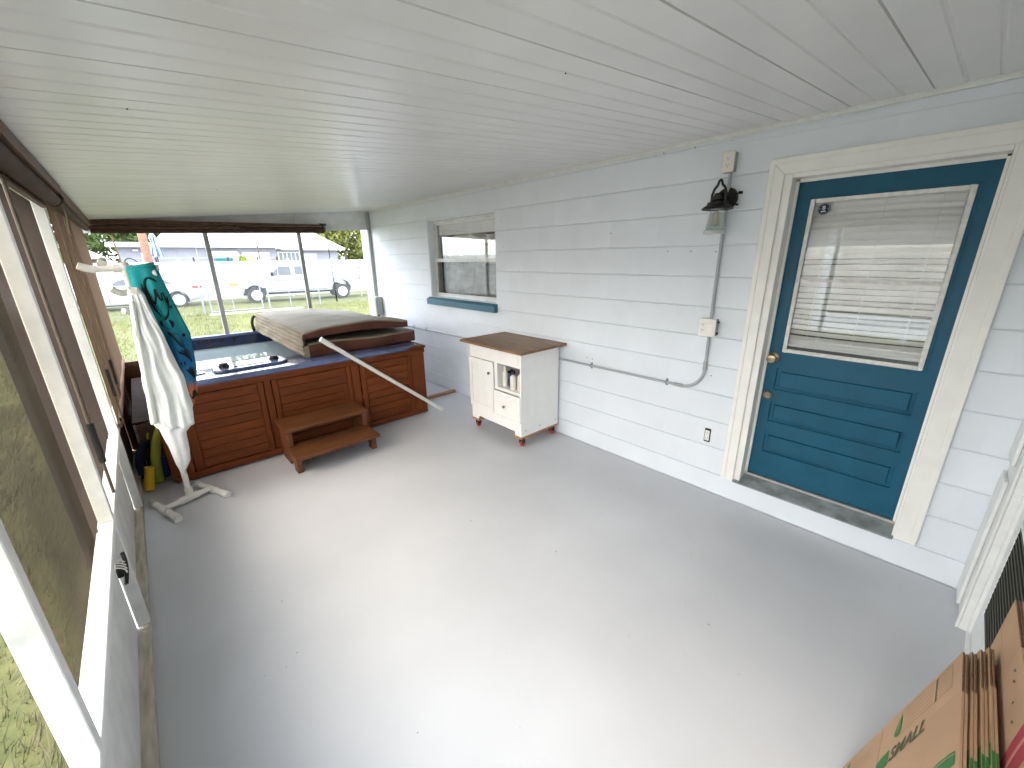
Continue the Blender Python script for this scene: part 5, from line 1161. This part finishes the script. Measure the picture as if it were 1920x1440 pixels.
for k in range(12):
    a0, a1 = 2 * math.pi * k / 12, 2 * math.pi * (k + 1) / 12; b = MB()
    tab = [(0, .03), (.2, .15), (.35, .12), (.42, .10), (.7, .20), (1, .24)]
    def gore(u, v):
        a = a0 + (a1 - a0) * u; r = interp(tab, v) * (1 + .18 * math.sin(math.pi * u)); return Vector((UX + r * math.cos(a), UY + r * math.sin(a), 3.22 - v * 1.22))
    b.grid(gore, 3, 12); b.build('canopy_panel', m_umb if k % 2 else m_umbw, t)
t = thing('bird_feeder_pole', 'thin dark pole in the neighbouring yard in front of the white roof', 'pole', (5.6, 28, G))
MB().tube([(5.75, 28, G), (5.70, 28, 2.55)], .035, 8).build('pole', m_brownp, t)
t = thing('utility_pole', 'thin leaning dark pole at the left end of the neighbouring house', 'pole', (-.35, 29, G)); MB().tube([(-.12, 29, G), (-.32, 29, 2.9)], .03, 8).build('pole', m_brownp, t)
t = thing('patio_chair', 'dark patio chair showing above the fence near the wooden pole', 'chair', (.2, 30, 0))
MB().box(-.2, 29.8, 1.35, .5, 30.4, 1.42).build('seat', m_black, t, bev=.01); MB().tube(bez([(-.2, 30.3, 1.4), (-.15, 30.4, 2.1), (.25, 30.4, 2.1), (.5, 30.3, 1.5)], 10), .03, 6).build('back_frame', m_black, t)
for x, y in ((-.17, 29.84), (.47, 29.84), (-.17, 30.36), (.47, 30.36)): MB().tube([(x, y, .9), (x, y, 1.35)], .025, 6).build('leg', m_black, t)
t = thing('porch_deck', 'raised grey deck behind the vinyl fence', 'deck', (3, 31, G)); MB().box(-.4, 29.6, .8, 7.4, 33.9, .9).build('deck_floor', m_greybox, t, smooth=0)
for x in (-.2, 3.4, 7.2): MB().box(x, 29.7, G, x + .1, 29.8, .8).build('leg', m_brownp, t, smooth=0)
t = thing('yard_post', 'slim white post with a dark cap near the truck tail', 'post', (9.2, 22.5, G)); MB().tube([(9.25, 22.6, G), (9.25, 22.6, 1.28)], .02, 8).build('pole', m_vfence, t); MB().lathe([(.05, 0), (.05, .05), (0, .08)], (9.25, 22.6, 1.28), None, 10).build('cap', m_black, t)

# ---- trees and plants
def leaf_cloud(blobs, n, size, seed):
    rng = np.random.default_rng(seed); V = []; F = []
    tot = sum(r[3] * r[4] * r[5] for r in blobs); i = 0
    for (x, y, z, rx, ry, rz) in blobs:
        m = int(n * rx * ry * rz / tot)
        for _ in range(m):
            p = rng.normal(size=3); p /= np.linalg.norm(p); p *= rng.uniform(.35, 1.06) ** .5
            c = np.array((x, y, z)) + p * (rx, ry, rz); a = rng.normal(size=3); a /= np.linalg.norm(a); b = np.cross(a, rng.normal(size=3)); b /= np.linalg.norm(b); s = size * rng.uniform(.5, 1.4)
            V += [tuple(c - a * s), tuple(c + b * s * .5), tuple(c + a * s), tuple(c - b * s * .5)]; F.append((i, i + 1, i + 2, i + 3)); i += 4
    return V, F
def tree(lab, x, y, h, blobs, n, size, mat, seed, tr=.16, name='tree', cat='tree', group=None):
    t = thing(name, lab, cat, (x, y, G), group)
    mb = MB().tube([(x, y, G), (x + .1, y, G + h * .3), (x - .05, y + .1, G + h * .62)], [tr, tr * .8, tr * .4], 8)
    for k in range(4):
        a = k * 1.7 + seed; mb.tube([(x + .05, y, G + h * (.3 + .07 * k)), (x + math.cos(a) * h * .14, y + math.sin(a) * h * .1, G + h * .55), (x + math.cos(a) * h * .24, y + math.sin(a) * h * .2, G + h * .75)], [tr * .45, tr * .3, tr * .1], 6)
    mb.build('trunk', m_bark, t)
    V, F = leaf_cloud(blobs, n, size, seed); raw('crown', V, F, mat, t)
def rb(cx_, cy_, cz_, R0, Rz, k, seed):
    rng = np.random.default_rng(seed); return [(cx_ + rng.uniform(-1, 1) * R0, cy_ + rng.uniform(-1, 1) * R0 * .7, cz_ + rng.uniform(-1, 1) * Rz, R0 * rng.uniform(.3, .55), R0 * rng.uniform(.3, .55), Rz * rng.uniform(.35, .6)) for _ in range(k)]
tree('dense dark green tree behind the roof at the left edge', -3.2, 47, 9, rb(-3.2, 47, 5.0, 3.6, 3.4, 16, 1), 9000, .20, m_leafd, 1)
tree('dark green tree between the wooden pole and the left tree', 1.2, 49, 9, rb(1.2, 49, 5.2, 3.4, 3.6, 16, 2), 9000, .20, m_leafd, 2)
tree('tall dark tree rising behind the low white roof', 5.2, 52, 10, rb(5.2, 52, 5.6, 3.6, 3.6, 14, 9), 7000, .22, m_leafd, 9)
tree('pale green bushy tree low at the far left over the tan roof', -5.0, 38.5, 4.5, rb(-4.3, 38.5, 1.9, 2.0, 1.7, 10, 3), 6000, .13, m_leafy, 3, .1)
tree('yellow green rounded tree right of the neighbouring white roof', 15.6, 41, 7.5, rb(15.4, 41, 3.6, 2.9, 2.5, 18, 4), 11000, .15, m_leafy, 4)
tree('smaller dark green tree at the right behind the vinyl fence', 17.6, 44, 6.5, rb(17.8, 44, 3.6, 2.2, 2.2, 12, 5), 6000, .16, m_leafd, 5)
t = thing('yard_plant', 'small yellow green leafy plant by the neighbouring house window', 'plant', (5.3, 30.5, .9))
V, F = leaf_cloud([(5.25, 30.5, 1.75, .26, .2, .30), (5.35, 30.5, 1.55, .35, .3, .25)], 500, .09, 6); raw('foliage', V, F, M('plant_leaf', (.25, .30, .03), .6), t); MB().lathe([(.15, 0), (.2, .3), (0, .3)], (5.3, 30.5, .9), None, 12).build('pot', m_pole, t)

# ---- grass blades
def blades(n, x0, x1, y0, y1, h0, h1, wd, seed, mat, name, dens=None):
    rng = np.random.default_rng(seed); x = rng.uniform(x0, x1, n); y = rng.uniform(y0, y1, n)
    keep = ~((x > -.45) & (x < 9) & (y < 6.65)); x, y = x[keep], y[keep]; n = len(x)
    h = rng.uniform(h0, h1, n) * (.7 + .6 * np.sin(x * 2.1 + 1.3 * np.sin(y * 1.7)) ** 2); a = rng.uniform(0, 6.283, n); ln = rng.uniform(.2, 1.1, n) * h; la = rng.normal(.7, .9, n)
    v = np.zeros((n, 3, 3)); v[:, 0] = np.stack([x - wd * np.cos(a), y - wd * np.sin(a), np.full(n, G)], 1); v[:, 1] = np.stack([x + wd * np.cos(a), y + wd * np.sin(a), np.full(n, G)], 1); v[:, 2] = np.stack([x + ln * np.cos(la), y + ln * np.sin(la), G + h], 1)
    me = bpy.data.meshes.new(name); me.vertices.add(3 * n); me.vertices.foreach_set('co', v.ravel()); me.loops.add(3 * n); me.loops.foreach_set('vertex_index', np.arange(3 * n)); me.polygons.add(n); me.polygons.foreach_set('loop_start', np.arange(0, 3 * n, 3)); me.update(calc_edges=True); me.validate(); me.materials.append(mat)
    return tag(inst(name, me, None, (0, 0, 0)), kind='stuff')
m_bl = M('grass_blade', (.048, .050, .014), .8, col2=(.16, .125, .055), scale=2.4, detail=6)
m_bl2 = M('grass_blade_lawn', (.058, .075, .005), .8, col2=(.115, .112, .014), scale=.9, detail=6)
blades(90000, -6.5, -.40, -2.5, 9, .04, .13, .003, 11, m_bl, 'grass_blades')
blades(90000, -6, 11, 6.7, 24, .03, .075, .006, 12, m_bl2, 'grass_blades')
